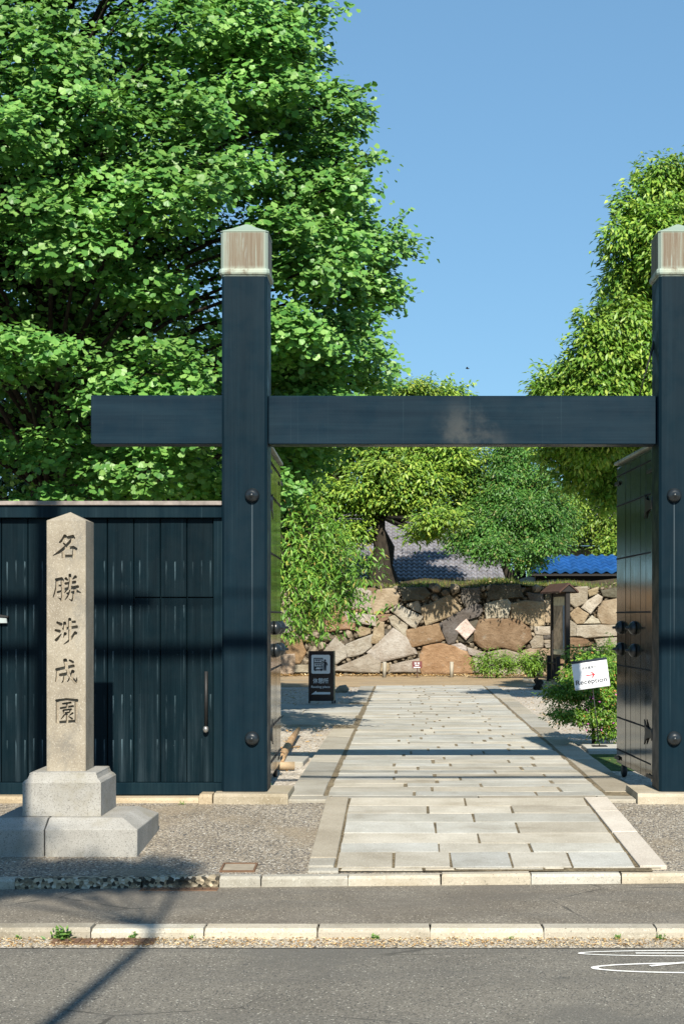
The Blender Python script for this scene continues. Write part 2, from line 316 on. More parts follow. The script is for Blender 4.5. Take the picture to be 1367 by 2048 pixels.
MAT['flower'] = m_leaf("pink_petal", [(0.0, (0.35, 0.06, 0.28)), (1.0, (0.55, 0.15, 0.42))], 0.2, 0.6, (1, 1, 1))

# ------------------------------------------------------------------ object helpers
WM = {}
def reg(o, parent=None, local=False, basis=None):
    if basis is not None: o.matrix_basis = basis
    col.objects.link(o)
    b = o.matrix_basis.copy()
    if parent is not None:
        o.parent = parent
        if local: WM[o.name] = WM[parent.name] @ b
        else:
            o.matrix_parent_inverse = WM[parent.name].inverted(); WM[o.name] = b
    else: WM[o.name] = b
    return o
def tag(o, label=None, cat=None, group=None, kind=None):
    if label: o["label"] = label
    if cat: o["category"] = cat
    if group: o["group"] = group
    if kind: o["kind"] = kind
    return o
def empty(name, loc=(0, 0, 0), label=None, cat=None, group=None, kind=None, parent=None, basis=None):
    o = bpy.data.objects.new(name, None); o.empty_display_size = 0.2
    reg(o, parent, basis=basis if basis is not None else Matrix.Translation(loc)); return tag(o, label, cat, group, kind)
def me(name, verts, faces, mat, smooth=False):
    m = bpy.data.meshes.new(name); m.from_pydata([tuple(v) for v in verts], [], faces); m.update()
    if smooth:
        m.polygons.foreach_set("use_smooth", [True] * len(m.polygons))
    if mat is not None: m.materials.append(mat)
    return m
def ob(name, mesh, parent=None, basis=None, local=False):
    return reg(bpy.data.objects.new(name, mesh), parent, local, basis)
def bmm(name, bm, mat, smooth=False):
    bmesh.ops.recalc_face_normals(bm, faces=bm.faces)
    m = bpy.data.meshes.new(name); bm.to_mesh(m); bm.free()
    if smooth: m.polygons.foreach_set("use_smooth", [True] * len(m.polygons))
    if mat is not None: m.materials.append(mat)
    return m
def boxmesh(name, x0, x1, y0, y1, z0, z1, mat, bev=0.0, seg=1):
    bm = bmesh.new(); bmesh.ops.create_cube(bm, size=1.0)
    for v in bm.verts:
        v.co = ((x0 + x1) / 2 + v.co.x * (x1 - x0), (y0 + y1) / 2 + v.co.y * (y1 - y0), (z0 + z1) / 2 + v.co.z * (z1 - z0))
    if bev > 0: bmesh.ops.bevel(bm, geom=bm.edges[:], offset=bev, segments=seg, affect='EDGES', profile=0.5)
    return bmm(name, bm, mat)
def box(name, x0, x1, y0, y1, z0, z1, mat, parent=None, bev=0.0, seg=1, local=False):
    """box with its origin at its own base centre"""
    cx, cy = (x0 + x1) / 2, (y0 + y1) / 2
    return ob(name, boxmesh(name, x0 - cx, x1 - cx, y0 - cy, y1 - cy, 0, z1 - z0, mat, bev, seg), parent, Matrix.Translation((cx, cy, z0)), local)
def tubegeo(pts, radii, n=8, V=None, Fc=None, cap=True):
    V = V if V is not None else []; Fc = Fc if Fc is not None else []
    base = len(V); pts = [Vector(p) for p in pts]
    up = Vector((0.31, 0.2, 0.93)).normalized()
    for i, p in enumerate(pts):
        d = (pts[min(i + 1, len(pts) - 1)] - pts[max(i - 1, 0)]).normalized()
        a = d.cross(up)
        if a.length < 1e-3: a = d.cross(Vector((1, 0, 0)))
        a.normalize(); b = d.cross(a).normalized()
        for k in range(n):
            th = 2 * math.pi * k / n
            V.append(tuple(p + (a * math.cos(th) + b * math.sin(th)) * radii[i]))
    for i in range(len(pts) - 1):
        for k in range(n):
            Fc.append((base + i * n + k, base + i * n + (k + 1) % n, base + (i + 1) * n + (k + 1) % n, base + (i + 1) * n + k))
    if cap:
        Fc.append(tuple(base + k for k in range(n))[::-1]); Fc.append(tuple(base + (len(pts) - 1) * n + k for k in range(n)))
    return V, Fc
def tube(name, pts, radii, mat, parent=None, n=8, local=False):
    if not isinstance(radii, (list, tuple)): radii = [radii] * len(pts)
    o0 = Vector(pts[0]); V, Fc = tubegeo([Vector(p) - o0 for p in pts], radii, n)
    return ob(name, me(name, V, Fc, mat, True), parent, Matrix.Translation(o0), local)
def lathemesh(name, prof, mat, n=16, axis='Z'):
    V, Fc = [], []
    for r, z in prof:
        for k in range(n):
            a = 2 * math.pi * k / n; p = (r * math.cos(a), r * math.sin(a), z)
            V.append(p if axis == 'Z' else ((p[0], -p[2], p[1]) if axis == '-Y' else (p[2], p[0], p[1])))
    m = len(prof)
    for i in range(m - 1):
        for k in range(n): Fc.append((i * n + k, i * n + (k + 1) % n, (i + 1) * n + (k + 1) % n, (i + 1) * n + k))
    Fc.append(tuple(range(n))[::-1]); Fc.append(tuple((m - 1) * n + k for k in range(n)))
    return me(name, V, Fc, mat, True)
def polyprism(name, pts, depth, mat, smooth=False):
    """2-D polygon in X/Z, thickness along +Y from 0"""
    n = len(pts); V = [(x, 0, z) for x, z in pts] + [(x, depth, z) for x, z in pts]
    Fc = [tuple(range(n)), tuple(range(n, 2 * n))[::-1]] + [(i, n + i, n + (i + 1) % n, (i + 1) % n) for i in range(n)]
    bm = bmesh.new(); vs_ = [bm.verts.new(v) for v in V]
    for f in Fc: bm.faces.new([vs_[i] for i in f])
    return bmm(name, bm, mat, smooth)
def text(name, body, width, mat, parent, center, rotz=0.0, tilt=0.0, height=None, depth=0.0015, bold=0.0):
    """flat lettering standing in an X/Z plane facing -Y, centred at `center`"""
    cu = bpy.data.curves.new(name, 'FONT'); cu.body = body; cu.extrude = 0.0; cu.offset = bold
    tmp = bpy.data.objects.new(name + "_tmp", cu); col.objects.link(tmp)
    bpy.context.view_layer.update()
    m = bpy.data.meshes.new_from_object(tmp.evaluated_get(bpy.context.evaluated_depsgraph_get()))
    bpy.data.objects.remove(tmp); bpy.data.curves.remove(cu)
    xs = [v.co.x for v in m.vertices]; ys = [v.co.y for v in m.vertices]
    cx, cy = (min(xs) + max(xs)) / 2, (min(ys) + max(ys)) / 2
    s = width / (max(xs) - min(xs)); sy = height / (max(ys) - min(ys)) if height else s
    for v in m.vertices: v.co = ((v.co.x - cx) * s, -depth, (v.co.y - cy) * sy)
    m.materials.clear(); m.materials.append(mat); m.name = name
    b = Matrix.Translation(center) @ Matrix.Rotation(rotz, 4, 'Z') @ Matrix.Rotation(tilt, 4, 'Y')
    return ob(name, m, parent, b)
def sheet(name, x0, x1, y0, y1, z, mat, kind='structure', zf=None, nx=1, ny=1, yskew=0.0, parent=None):
    V, Fc = [], []
    for j in range(ny + 1):
        for i in range(nx + 1):
            x = x0 + (x1 - x0) * i / nx; y = y0 + (y1 - y0) * j / ny
            V.append((x, y, zf(x, y) if zf else z))
    for j in range(ny):
        for i in range(nx):
            a = j * (nx + 1) + i; Fc.append((a, a + 1, a + nx + 2, a + nx + 1))
    o = ob(name, me(name, V, Fc, mat), parent)
    if kind: o["kind"] = kind
    return o

# ------------------------------------------------------------------ ground, road, kerbs, paths
def zf(y): return 0.03 + 0.0701 * (y - 12.98)
def ky(x): return 10.19 + 0.052 * x                 # front line of the forecourt kerb
prof = [(-90, -0.6), (12.9, -0.6), (13.05, 0.0), (41.0, 0.0), (60, 0.0), (1500, 0.0)]
V = []; Fc = []
for y, z in prof: V += [(-900, y, z), (900, y, z)]
for i in range(len(prof) - 1): Fc.append((2 * i, 2 * i + 1, 2 * i + 3, 2 * i + 2))
ob("ground", me("ground", V, Fc, MAT['gravel']))["kind"] = "structure"
sheet("road", -60, 60, -45, 8.52, -0.28, MAT['road'])
sheet("gutter", -30, 30, 8.52, 8.80, -0.276, MAT['gutter'])
sheet("earth_track", -30, 40, 34.45, 41.3, 0.012, MAT['earth'], nx=20, ny=6, zf=lambda x, y: 0.012 + 0.012 * math.sin(x * 1.7 + y))

def strip(name, ya, yb, za, zb, x0, x1, mat, n=24):
    V, Fc = [], []
    for i in range(n + 1):
        x = x0 + (x1 - x0) * i / n
        V += [(x, ya(x), za(x)), (x, yb(x), zb(x))]
    for i in range(n): Fc.append((2 * i, 2 * i + 2, 2 * i + 3, 2 * i + 1))
    o = ob(name, me(name, V, Fc, mat)); o["kind"] = "structure"; return o
strip("footway", lambda x: 8.90, lambda x: ky(x) + 0.05, lambda x: -0.222, lambda x: -0.222, -14, 14, MAT['walk'])
strip("forecourt", lambda x: ky(x) + 0.10, lambda x: 12.98, lambda x: zf(ky(x) + 0.1) - 0.006, lambda x: zf(12.98) - 0.022, -14, 14, MAT['forecourt'])

def slabmesh(name, x0, x1, y0, y1, ztop, th, mat, ch=0.008, jit=0.004, quad=None):
    cxh = min(ch, 0.004)
    q = quad or [(x0, y0), (x1, y0), (x1, y1), (x0, y1)]
    cx = sum(p[0] for p in q) / 4; cy = sum(p[1] for p in q) / 4
    q = [(x + rnd.uniform(-jit, jit), y + rnd.uniform(-jit, jit)) for x, y in q]
    zt = ztop if callable(ztop) else (lambda y: ztop)
    dz = rnd.uniform(-jit, jit) * 0.3; tx = rnd.uniform(-jit, jit) * 0.4
    z0 = zt(cy)
    V = []
    for x, y in q: V.append((x - cx, y - cy, zt(y) - th - z0))
    for x, y in q: V.append((x - cx, y - cy, zt(y) - ch - z0 + dz))
    for x, y in q:
        ix = x + (cxh if x < cx else -cxh); iy = y + (ch if y < cy else -ch)
        V.append((ix - cx, iy - cy, zt(iy) - z0 + dz + (tx if x < cx else -tx)))
    Fc = [(8, 9, 10, 11), (3, 2, 1, 0)]
    for a in (0, 4):
        for i in range(4): Fc.append((a + i, a + (i + 1) % 4, a + 4 + (i + 1) % 4, a + 4 + i))
    return me(name, V, Fc, mat), Matrix.Translation((cx, cy, z0))
def slab(name, x0, x1, y0, y1, ztop, th, mat, parent, ch=0.008, jit=0.004, quad=None):
    m, b = slabmesh(name, x0, x1, y0, y1, ztop, th, mat, ch, jit, quad); return ob(name, m, parent, b)

# forecourt kerb
kerb = empty("forecourt_kerb", (0, 10.19, -0.2), kind="structure")
cuts = [-6.0, -5.3, -4.6, -3.95, -3.3, -2.62, -1.78, -1.26, -0.98, -0.395, 0.235, 0.85, 1.47, 2.1, 2.75, 3.4, 4.1]
for i in range(len(cuts) - 1):
    a, b = cuts[i] + 0.004, cuts[i + 1] - 0.004
    m = MAT['pebbles'] if -2.7 < (a + b) / 2 < -1.2 else MAT['kerb']
    q = [(a, ky(a)), (b, ky(b)), (b, ky(b) + 0.115), (a, ky(a) + 0.115)]
    slab("kerb_stone", 0, 0, 0, 0, -0.152 + rnd.uniform(-.004, .004), 0.2, m, kerb, 0.018, 0.003, q)
kerb2 = empty("road_kerb", (0, 8.85, -0.25), kind="structure")
x = -5.8
while x < 5.5:
    kl = 0.66
    q = [(x + 0.003, 8.755 + rnd.uniform(-.006, .006)), (x + kl - 0.003, 8.755 + rnd.uniform(-.006, .006)), (x + kl - 0.003, 8.925), (x + 0.003, 8.925)]
    slab("kerb_stone", 0, 0, 0, 0, -0.216 + rnd.uniform(-.003, .003), 0.2, MAT['kerb'], kerb2, 0.022, 0.003, q); x += 0.66

# front path: rows of granite slabs between border stones
sheet("path_bedding", -0.66, 1.70, 10.34, 12.98, 0, MAT['joint_dirt'], zf=lambda x, y: zf(y) + 0.006, ny=2)
fp = empty("front_path", (0.5, 11.6, 0), kind="structure")
def toX(px, Y): return (px - VX) * Y / F
rows = [(12.975, 12.63, [930]), (12.62, 12.315, [855, 1022]), (12.305, 11.965, [946]), (11.955, 11.555, [870, 1033]),
        (11.545, 11.205, [956]), (11.195, 10.905, [877, 1060]), (10.895, 10.445, [787, 900, 1020, 1138])]
for ya, yb, js in rows:
    ym = (ya + yb) / 2
    xs = [-0.490] + [toX(j, ym) for j in js] + [1.533 + 0.030 * (12.9 - ym)]
    for i in range(len(xs) - 1):
        slab("paving_slab", xs[i] + 0.008, xs[i + 1] - 0.008, yb - 0.001, ya + 0.001, lambda y: zf(y) + 0.012, 0.07, MAT['granite'], fp, 0.003, 0.005)
xs = [-0.68, -0.46, 0.12, 0.34, 0.95, 1.10, 1.78]
for i in range(len(xs) - 1):
    slab("paving_slab", xs[i] + 0.006, xs[i + 1] - 0.006, 10.335 + 0.02 * i, 10.43, lambda y: zf(y) + 0.010, 0.07, MAT['kerb'], fp, 0.006, 0.006)
for a, b in ((10.445, 10.69), (10.70, 12.975)):
    slab("border_stone", -0.685, -0.502, a, b - 0.005, lambda y: zf(y) + 0.02, 0.09, MAT['border'], fp, 0.008, 0.004)
for a, b in ((10.445, 11.55), (11.56, 12.35), (12.36, 12.975)):
    xa = 1.535 + 0.035 * (12.97 - (a + b) / 2)
    q = [(1.535 + .036 * (12.97 - a), a), (1.735 + .03 * (12.97 - a), a), (1.735 + .03 * (12.97 - b), b - .005), (1.535 + .036 * (12.97 - b), b - .005)]
    slab("border_stone", 0, 0, 0, 0, lambda y: zf(y) + 0.022, 0.09, MAT['pale'], fp, 0.005, 0.003, q)
# threshold in the gateway
th = empty("threshold", (0.5, 13.1, 0), kind="structure")
for a, b in ((-1.03, -0.66), (-0.65, 0.62), (0.63, 1.66), (1.67, 1.98)):
    slab("threshold_stone", a, b, 12.915 if (a < -0.9 or a > 1.6) else 12.985, 13.195, 0.034, 0.12, MAT['border'], th, 0.012, 0.004)

# inner path
sheet("path_bedding", -1.04, 2.08, 13.20, 34.33, 0.030, MAT['mortar'])
ip = empty("inner_path", (0.5, 24, 0), kind="structure")
y = 13.205
prev = []
while y < 34.3:
    dpt = rnd.uniform(0.27, 0.40) if y < 24 else rnd.uniform(0.32, 0.46)
    xs = [-0.70]
    while True:
        L = rnd.uniform(0.55, 1.15); nx = xs[-1] + L
        if any(abs(nx - p) < 0.12 for p in prev): nx += 0.2
        if nx > 1.42: break
        xs.append(nx)
    xs.append(1.76); prev = xs[1:-1]
    for i in range(len(xs) - 1):
        gp = rnd.choice([0.008, 0.012, 0.022])
        slab("paving_slab", xs[i] + gp, xs[i + 1] - gp, y + 0.002, y + dpt - 0.004 - (0.035 if rnd.random() < 0.1 else 0), 0.034, 0.05, MAT['granite'], ip, 0.004, 0.005)
    y += dpt
y = 13.205
while y < 34.3:
    L = rnd.uniform(1.1, 1.9)
    if not (21.2 < y + L / 2 < 27.4): slab("border_stone", -1.045, -0.735, y, min(y + L, 34.35) - 0.01, 0.036, 0.06, MAT['border'], ip, 0.008, 0.006)
    slab("border_stone", 1.790, 2.085, y + 0.3, min(y + 0.3 + L, 34.35) - 0.01, 0.036, 0.06, MAT['border'], ip, 0.008, 0.006)
    y += L
# side path turning off to the left under the cherry
sp_ = empty("side_path", (-2.5, 24.5, 0), kind="structure")
sheet("path_bedding", -6.1, -0.745, 21.95, 27.12, 0.0285, MAT['mortar'])
y = 21.95
while y < 27.0:
    d_ = rnd.uniform(0.55, 0.8); xs = [-6.1]
    while xs[-1] < -1.7: xs.append(xs[-1] + rnd.uniform(0.7, 1.3))
    xs[-1] = -0.76
    for i in range(len(xs) - 1):
        slab("paving_slab", xs[i] + .01, xs[i + 1] - .01, y, min(y + d_, 27.15) - .012, 0.033, 0.05, MAT['granite'], sp_, 0.007, 0.006)
    y += d_
# gravel-side slabs by the doors
tag(slab("stepping_stone", -1.62, -1.10, 16.1, 16.75, 0.055, 0.09, MAT['border'], None, 0.012, 0.015), "flat grey stepping stone beside the open left door leaf", "stone")
tag(slab("stepping_stone", 2.14, 2.75, 17.6, 18.4, 0.05, 0.09, MAT['granite'], None, 0.012, 0.015), "pale flat slab at the foot of the white tilted sign", "stone")
sheet("moss_patch", 2.10, 3.6, 15.6, 17.5, 0.006, m_flat("moss", (0.05, 0.085, 0.025), 0.95, 0.1, var=0.6))

# access covers
lid = empty("inspection_cover", (-1.2, 10.5, zf(10.5)), "small square cover with a rusty frame set in the gravel", "cover")
zc = lambda yy: zf(yy) - 0.003
x0, x1, y0, y1 = -1.29, -1.045, 10.36, 10.60
m_, b_ = slabmesh("lid", x0 + .015, x1 - .015, y0 + .015, y1 - .015, lambda yy: zf(yy) + 0.0, 0.03, MAT['concrete_lid'], 0.003, 0.0); ob("lid", m_, lid, b_)
for a in ((x0, x0 + .014, y0, y1), (x1 - .014, x1, y0, y1), (x0 + .014, x1 - .014, y0, y0 + .014), (x0 + .014, x1 - .014, y1 - .014, y1)):
    m_, b_ = slabmesh("frame_bar", *a, lambda yy: zf(yy) + 0.006, 0.03, MAT['rust'], 0.001, 0.0); ob("frame_bar", m_, lid, b_)
for (a, b, yy0, yy1, zz, lab) in ((-1.78, -1.26, 9.99, 10.10, -0.2175, "rusty drain plate at the foot of the pebble kerb"), (-2.05, -1.45, 8.60, 8.74, -0.268, "rusty drain plate in the gutter by the tuft of weeds")):
    g_ = empty("drain_plate", ((a + b) / 2, (yy0 + yy1) / 2, zz), lab, "drain")
    box("plate", a, b, yy0, yy1, zz - 0.02, zz, MAT['rust'], g_, 0.004)
    for k in range(9): box("bar", a + 0.02 + k * (b - a - 0.04) / 9, a + 0.045 + k * (b - a - 0.04) / 9, yy0 + 0.02, yy1 - 0.02, zz + 0.0005, zz + 0.006, MAT['rust'], g_, 0.001)

# painted bicycle symbol on the road
bk = empty("bicycle_marking", (1.9, 8.2, -0.276), "white painted bicycle symbol on the grey asphalt road", "road marking")
def ring(name, cx, cy, a, b, w, par):
    n = 48; V = []; Fc = []
    for k in range(n):
        t_ = 2 * math.pi * k / n; j = rnd.uniform(-.003, .003)
        V += [(a * math.cos(t_) + j, b * math.sin(t_), 0), ((a - w * 1.6) * math.cos(t_) + j, (b - w) * math.sin(t_), 0)]
    for k in range(n): Fc.append((2 * k, 2 * ((k + 1) % n), 2 * ((k + 1) % n) + 1, 2 * k + 1))
    return ob(name, me(name, V, Fc, MAT['roadpaint']), par, Matrix.Translation((cx, cy, -0.276)))
def stroke2(name, pts, w, par, z=-0.2755):
    V = []; Fc = []
    for i, p in enumerate(pts):
        d = Vector(pts[min(i + 1, len(pts) - 1)]) - Vector(pts[max(0, i - 1)]); nrm = Vector((-d.y, d.x)).normalized() * w / 2
        V += [(p[0] + nrm.x, p[1] + nrm.y, z), (p[0] - nrm.x, p[1] - nrm.y, z)]
    for i in range(len(pts) - 1): Fc.append((2 * i, 2 * i + 1, 2 * i + 3, 2 * i + 2))
    return ob(name, me(name, V, Fc, MAT['roadpaint']), par)
ring("painted_wheel", 0.955 + 0.62, 8.385, 0.62, 0.078, 0.020, bk)
ring("painted_wheel", 0.985 + 0.66, 8.035, 0.66, 0.128, 0.026, bk)
stroke2("painted_frame", [(1.28, 8.385), (1.75, 8.385), (2.25, 8.30)], 0.022, bk)
stroke2("painted_frame", [(1.31, 8.075), (1.62, 8.20), (2.05, 8.25)], 0.030, bk, -0.2748)
stroke2("painted_frame", [(1.65, 8.03), (2.2, 8.15), (2.35, 8.33)], 0.03, bk, -0.2741)

# ------------------------------------------------------------------ gate
sill = empty("stone_sill", (0, 13.1, 0), kind="structure")
for a, b, zt in ((-1.775, -1.665, .085), (-1.655, -1.015, .089), (1.975, 2.95, .089), (2.96, 4.0, .085)):
    slab("sill_block", a, b, 12.845, 13.55, zt, 0.2, MAT['sill'], sill, 0.025, 0.008)
x = -1.785
while x > -7:
    L = rnd.uniform(0.9, 1.5); slab("sill_stone", x - L + .006, x - .006, 12.90, 13.45, 0.052 + rnd.uniform(-.006, .006), 0.2, MAT['sill'], sill, 0.022, 0.008); x -= L
gate = empty("gate", (0.5, 13.2, 0.09), "tall black timber gate with copper capped posts and open doors", "gate")
def octbox(name, w, d, z0, z1, ch, mat):
    p = [(-w / 2 + ch, -d / 2), (w / 2 - ch, -d / 2), (w / 2, -d / 2 + ch), (w / 2, d / 2 - ch), (w / 2 - ch, d / 2), (-w / 2 + ch, d / 2), (-w / 2, d / 2 - ch), (-w / 2, -d / 2 + ch)]
    V = [(x, y, z0) for x, y in p] + [(x, y, z1) for x, y in p]
    return me(name, V, [tuple(range(8))[::-1], tuple(range(8, 16))] + [(i, (i + 1) % 8, 8 + (i + 1) % 8, 8 + i) for i in range(8)], mat)
def capmesh():
    bm = bmesh.new(); w = 0.402
    def rg(hw, ch, z): return [bm.verts.new(v) for v in ((-hw + ch, -hw, z), (hw - ch, -hw, z), (hw, -hw + ch, z), (hw, hw - ch, z), (hw - ch, hw, z), (-hw + ch, hw, z), (-hw, hw - ch, z), (-hw, -hw + ch, z))]
    rings = [rg(.199, .022, 0), rg(.199, .022, .014), rg(.212, .022, .016), rg(.218, .022, .030), rg(.218, .022, .052), rg(.212, .022, .066), rg(.2035, .022, .070),
             rg(.2035, .022, .385), rg(.208, .022, .386), rg(.208, .022, .394), rg(.10, .008, .448), rg(.012, .002, .500)]
    for a, b in zip(rings, rings[1:]):
        for i in range(8): bm.faces.new((a[i], a[(i + 1) % 8], b[(i + 1) % 8], b[i]))
    bm.faces.new(rings[-1]); bm.faces.new(rings[0][::-1])
    return bmm("cap", bm, MAT['copper'])
stud_m = lathemesh("stud", [(.064, 0), (.064, .006), (.060, .022), (.050, .038), (.034, .050), (.016, .055), (.015, .060), (.004, .062)], MAT['iron'], 24, '-Y')
post_m = octbox("post", 0.393, 0.40, 0, 4.56 - 0.091, 0.021, MAT['post']); cap_m = capmesh()
for px_, sgn in ((-1.402, 1), (2.385, -1)):
    p = ob("post", post_m, gate, Matrix.Translation((px_, 13.20, 0.091)))
    ob("cap", cap_m, p, Matrix.Translation((px_, 13.20, 4.557)))
    for zz in (2.657, 0.551): ob("stud", stud_m, p, Matrix.Translation((px_ + sgn * 0.068, 12.9985, zz)))
box("beam", -2.757, -1.5995, 13.13, 13.35, 3.119, 3.5455, MAT['beam'], gate, 0.006)
box("beam", -1.2045, 2.1875, 13.13, 13.35, 3.117, 3.5415, MAT['beam'], gate, 0.006)
box("beam", 2.5825, 3.75, 13.13, 13.35, 3.119, 3.5455, MAT['beam'], gate, 0.006)
tube("stay_cable", [(2.192, 13.30, 4.05), (2.180, 13.30, 3.99), (2.12, 13.30, 3.78), (2.055, 13.30, 3.54)], [.012, .012, .006, .006], MAT['rubber'], gate, 6)

def door(hx, hy, fx, fy, side, lab):
    """leaf in its own frame: u along the leaf from the hinge, v away from the opening, z up"""
    hv = Vector((fx - hx, fy - hy, 0)); L = hv.length; u = hv.normalized()
    v = Vector((-u.y, u.x, 0)) * (1 if side < 0 else -1)
    B = Matrix(((u.x, v.x, 0, hx), (u.y, v.y, 0, hy), (0, 0, 1, 0.115), (0, 0, 0, 1)))
    lf = empty("door_leaf", parent=gate, basis=B); H = 3.025
    def lb(name, u0, u1, v0, v1, z0, z1, mat, bev=0.003):
        cu, cv = (u0 + u1) / 2, (v0 + v1) / 2
        return ob(name, boxmesh(name, u0 - cu, u1 - cu, v0 - cv, v1 - cv, 0, z1 - z0, mat, bev), lf, Matrix.Translation((cu, cv, z0)), True)
    lb("stile", 0.0, 0.115, -0.006, 0.085, 0, H - .03, MAT['door'], 0.006)
    n = 7; w = (L - 0.125) / n
    for i in range(n):
        lb("board", 0.122 + i * w, 0.122 + (i + 1) * w - 0.007, rnd.uniform(0, .004), 0.07, 0.02, H - .035, MAT['door'], 0.005)
    lb("top_rail", 0.0, L + 0.01, 0.014, 0.10, H - .03, H, MAT['door'], 0.004)
    lb("top_cap", -0.01, L + 0.02, -0.02, 0.11, H + .0005, H + .03, MAT['copper'], 0.006)
    for z in (0.35, 1.2, 2.1, 2.75): lb("back_rail", 0.02, L - 0.02, 0.0705, 0.13, z, z + 0.11, MAT['door'], 0.006)
    for z in (3.02, 2.72, 2.19, 1.65, 1.12, 0.594, 0.272):
        V, Fc = [], []; zz = z - 0.115
        for k in range(34):
            uu = 0.15 + k * (L - 0.19) / 33; b0 = len(V); r = 0.0115
            for a in range(6): V.append((uu + r * math.cos(a * math.pi / 3), 0.001, zz + r * math.sin(a * math.pi / 3)))
            V.append((uu, -0.011, zz))
            for a in range(6): Fc.append((b0 + a, b0 + (a + 1) % 6, b0 + 6))
        ob("nail_row", me("nail_row", V, Fc, MAT['ironrough']), lf, None, True)["kind"] = "stuff"
    bm_ = lathemesh("boss", [(.066, 0), (.067, .012), (.062, .030), (.046, .050), (.024, .062), (.013, .066), (.013, .090), (.003, .095)], MAT['iron'], 16, '-Y')
    for uu in (hy * 0 + 0.84, 1.50):
        for zz in (1.50, 1.285): ob("boss", bm_, lf, Matrix.Translation((uu, 0.0005, zz - 0.115)), True)
    tail = [(-0.02, -.035), (.16, -.04), (.27, -.055), (.36, -.115), (.345, -.05), (.32, 0), (.345, .05), (.36, .115), (.27, .055), (.16, .04), (-0.02, .035)]
    for zz in (2.62, 0.55):
        ob("strap_hinge", polyprism("strap_hinge", tail, 0.010, MAT['ironrough']), lf, Matrix.Translation((0.0, -0.0165, zz - 0.115)), True)
        ob("hinge_pin", lathemesh("hinge_pin", [(.016, -.05), (.016, .05), (.008, .065)], MAT['iron'], 10), lf, Matrix.Translation((-0.03, -0.02, zz - 0.115)), True)
    for zz in (0.17, 2.93):
        lb("corner_iron", L - 0.22, L + 0.012, -0.0165, -0.0065, zz - 0.115, zz - 0.115 + 0.035, MAT['ironrough'], 0.002)
        lb("corner_iron", 0.01, 0.26, -0.0165, -0.0065, zz - 0.135, zz - 0.135 + 0.03, MAT['ironrough'], 0.002)
    wh = lathemesh("caster_wheel", [(.02, -.022), (.058, -.022), (.066, -.012), (.066, .012), (.058, .022), (.02, .022)], MAT['rubber'], 16, '-Y')
    ob("caster_wheel", wh, lf, Matrix.Translation((L - 0.16, 0.05, -0.048)), True)
    return lf
door(-1.23, 13.42, -1.267, 15.20, -1, "left")
door(2.214, 13.42, 2.123, 15.20, 1, "right")

# ------------------------------------------------------------------ fence left of the gate
fen = empty("board_fence", (-4, 13.1, 0.05), "black vertical board fence with pale streaks and a small wicket door", "fence")
FX1 = -1.6015
box("cap_board", -7.5, FX1, 13.02, 13.22, 2.575, 2.612, MAT['copper'] if False else m_flat("cap_strip", (0.22, 0.19, 0.17), 0.6, 0.3, var=.4), fen, 0.004)
box("top_rail", -7.5, FX1, 13.045, 13.20, 2.468, 2.5745, MAT['rail'], fen, 0.004)
box("bottom_rail", -7.5, FX1, 13.055, 13.20, 0.055, 0.160, MAT['rail'], fen, 0.005)
box("jamb", -1.6795, FX1, 13.085, 13.19, 0.1605, 2.4675, MAT['rail'], fen, 0.004)
box("added_light_block", -7.5, FX1, 13.152, 13.175, 0.161, 2.467, MAT['rail'], fen)  # added unseen panel that blocks backlight through the board gaps
wick = empty("wicket_door", (-2.0, 13.12, 0.16), parent=fen)
xr = -1.684
k = 0
while xr > -7.4:
    a, b = xr - BOARD + 0.005, xr - 0.002
    yj = 13.105 + rnd.uniform(0, .006)
    if k < 3:
        box("board", a, b, yj, 13.15, 0.1605, 1.769, MAT['fence'], wick, 0.004)
        box("board", a, b, yj - .002, 13.15, 1.778, 2.4675, MAT['fence'], fen, 0.004)
    else: box("board", a, b, yj, 13.15, 0.1605, 2.4675, MAT['fence'], fen, 0.004)
    xr -= BOARD; k += 1
tube("pull_handle", [(-1.742, 13.075, 1.13), (-1.742, 13.075, 0.66)], 0.016, MAT['ironrough'], wick, 10)
tube("handle_bracket", [(-1.742, 13.075, 1.08), (-1.742, 13.12, 1.08)], 0.012, MAT['iron'], wick, 8)
tube("handle_bracket", [(-1.742, 13.075, 0.70), (-1.742, 13.12, 0.70)], 0.012, MAT['iron'], wick, 8)
ob("handle_knob", lathemesh("handle_knob", [(.005, -.03), (.02, -.022), (.026, 0), (.02, .022), (.005, .03)], m_flat("worn_steel", (.35, .34, .32), .35, .5, .7), 12), wick, Matrix.Translation((-1.745, 13.07, 0.625)))
pl = empty("bracket_plate", (-3.56, 13.08, 1.6), "pale grey bent metal bracket fixed to the black fence boards", "bracket")
ob("plate", polyprism("plate", [(-.25, .03), (-.08, .022), (0, 0), (.055, -.006), (.06, -.048), (0, -.048), (-.08, -.03), (-.25, -.02)], 0.02, m_flat("grey_metal", (.30, .34, .34), .5, .4)), pl, Matrix.Translation((-3.535, 13.07, 1.60)))
ob("cover_strip", polyprism("cover_strip", [(-.25, .055), (-.08, .05), (0, .025), (.07, .014), (.07, .0), (0, .004), (-.08, .026), (-.25, .034)], 0.035, MAT['ironrough']), pl, Matrix.Translation((-3.535, 13.06, 1.60)))

# ------------------------------------------------------------------ inscribed stone pillar
mon = empty("stone_pillar", (-2.531, 11.32, -0.06), "tall square granite pillar carved with five characters before the black fence", "monument")
MX, MY = -2.531, 11.32
def zg(y): return zf(y) - 0.02
cs = bmesh.new()
def cfrust(bm, hx0, hx1, hy0, hy1, z0, z1): pass
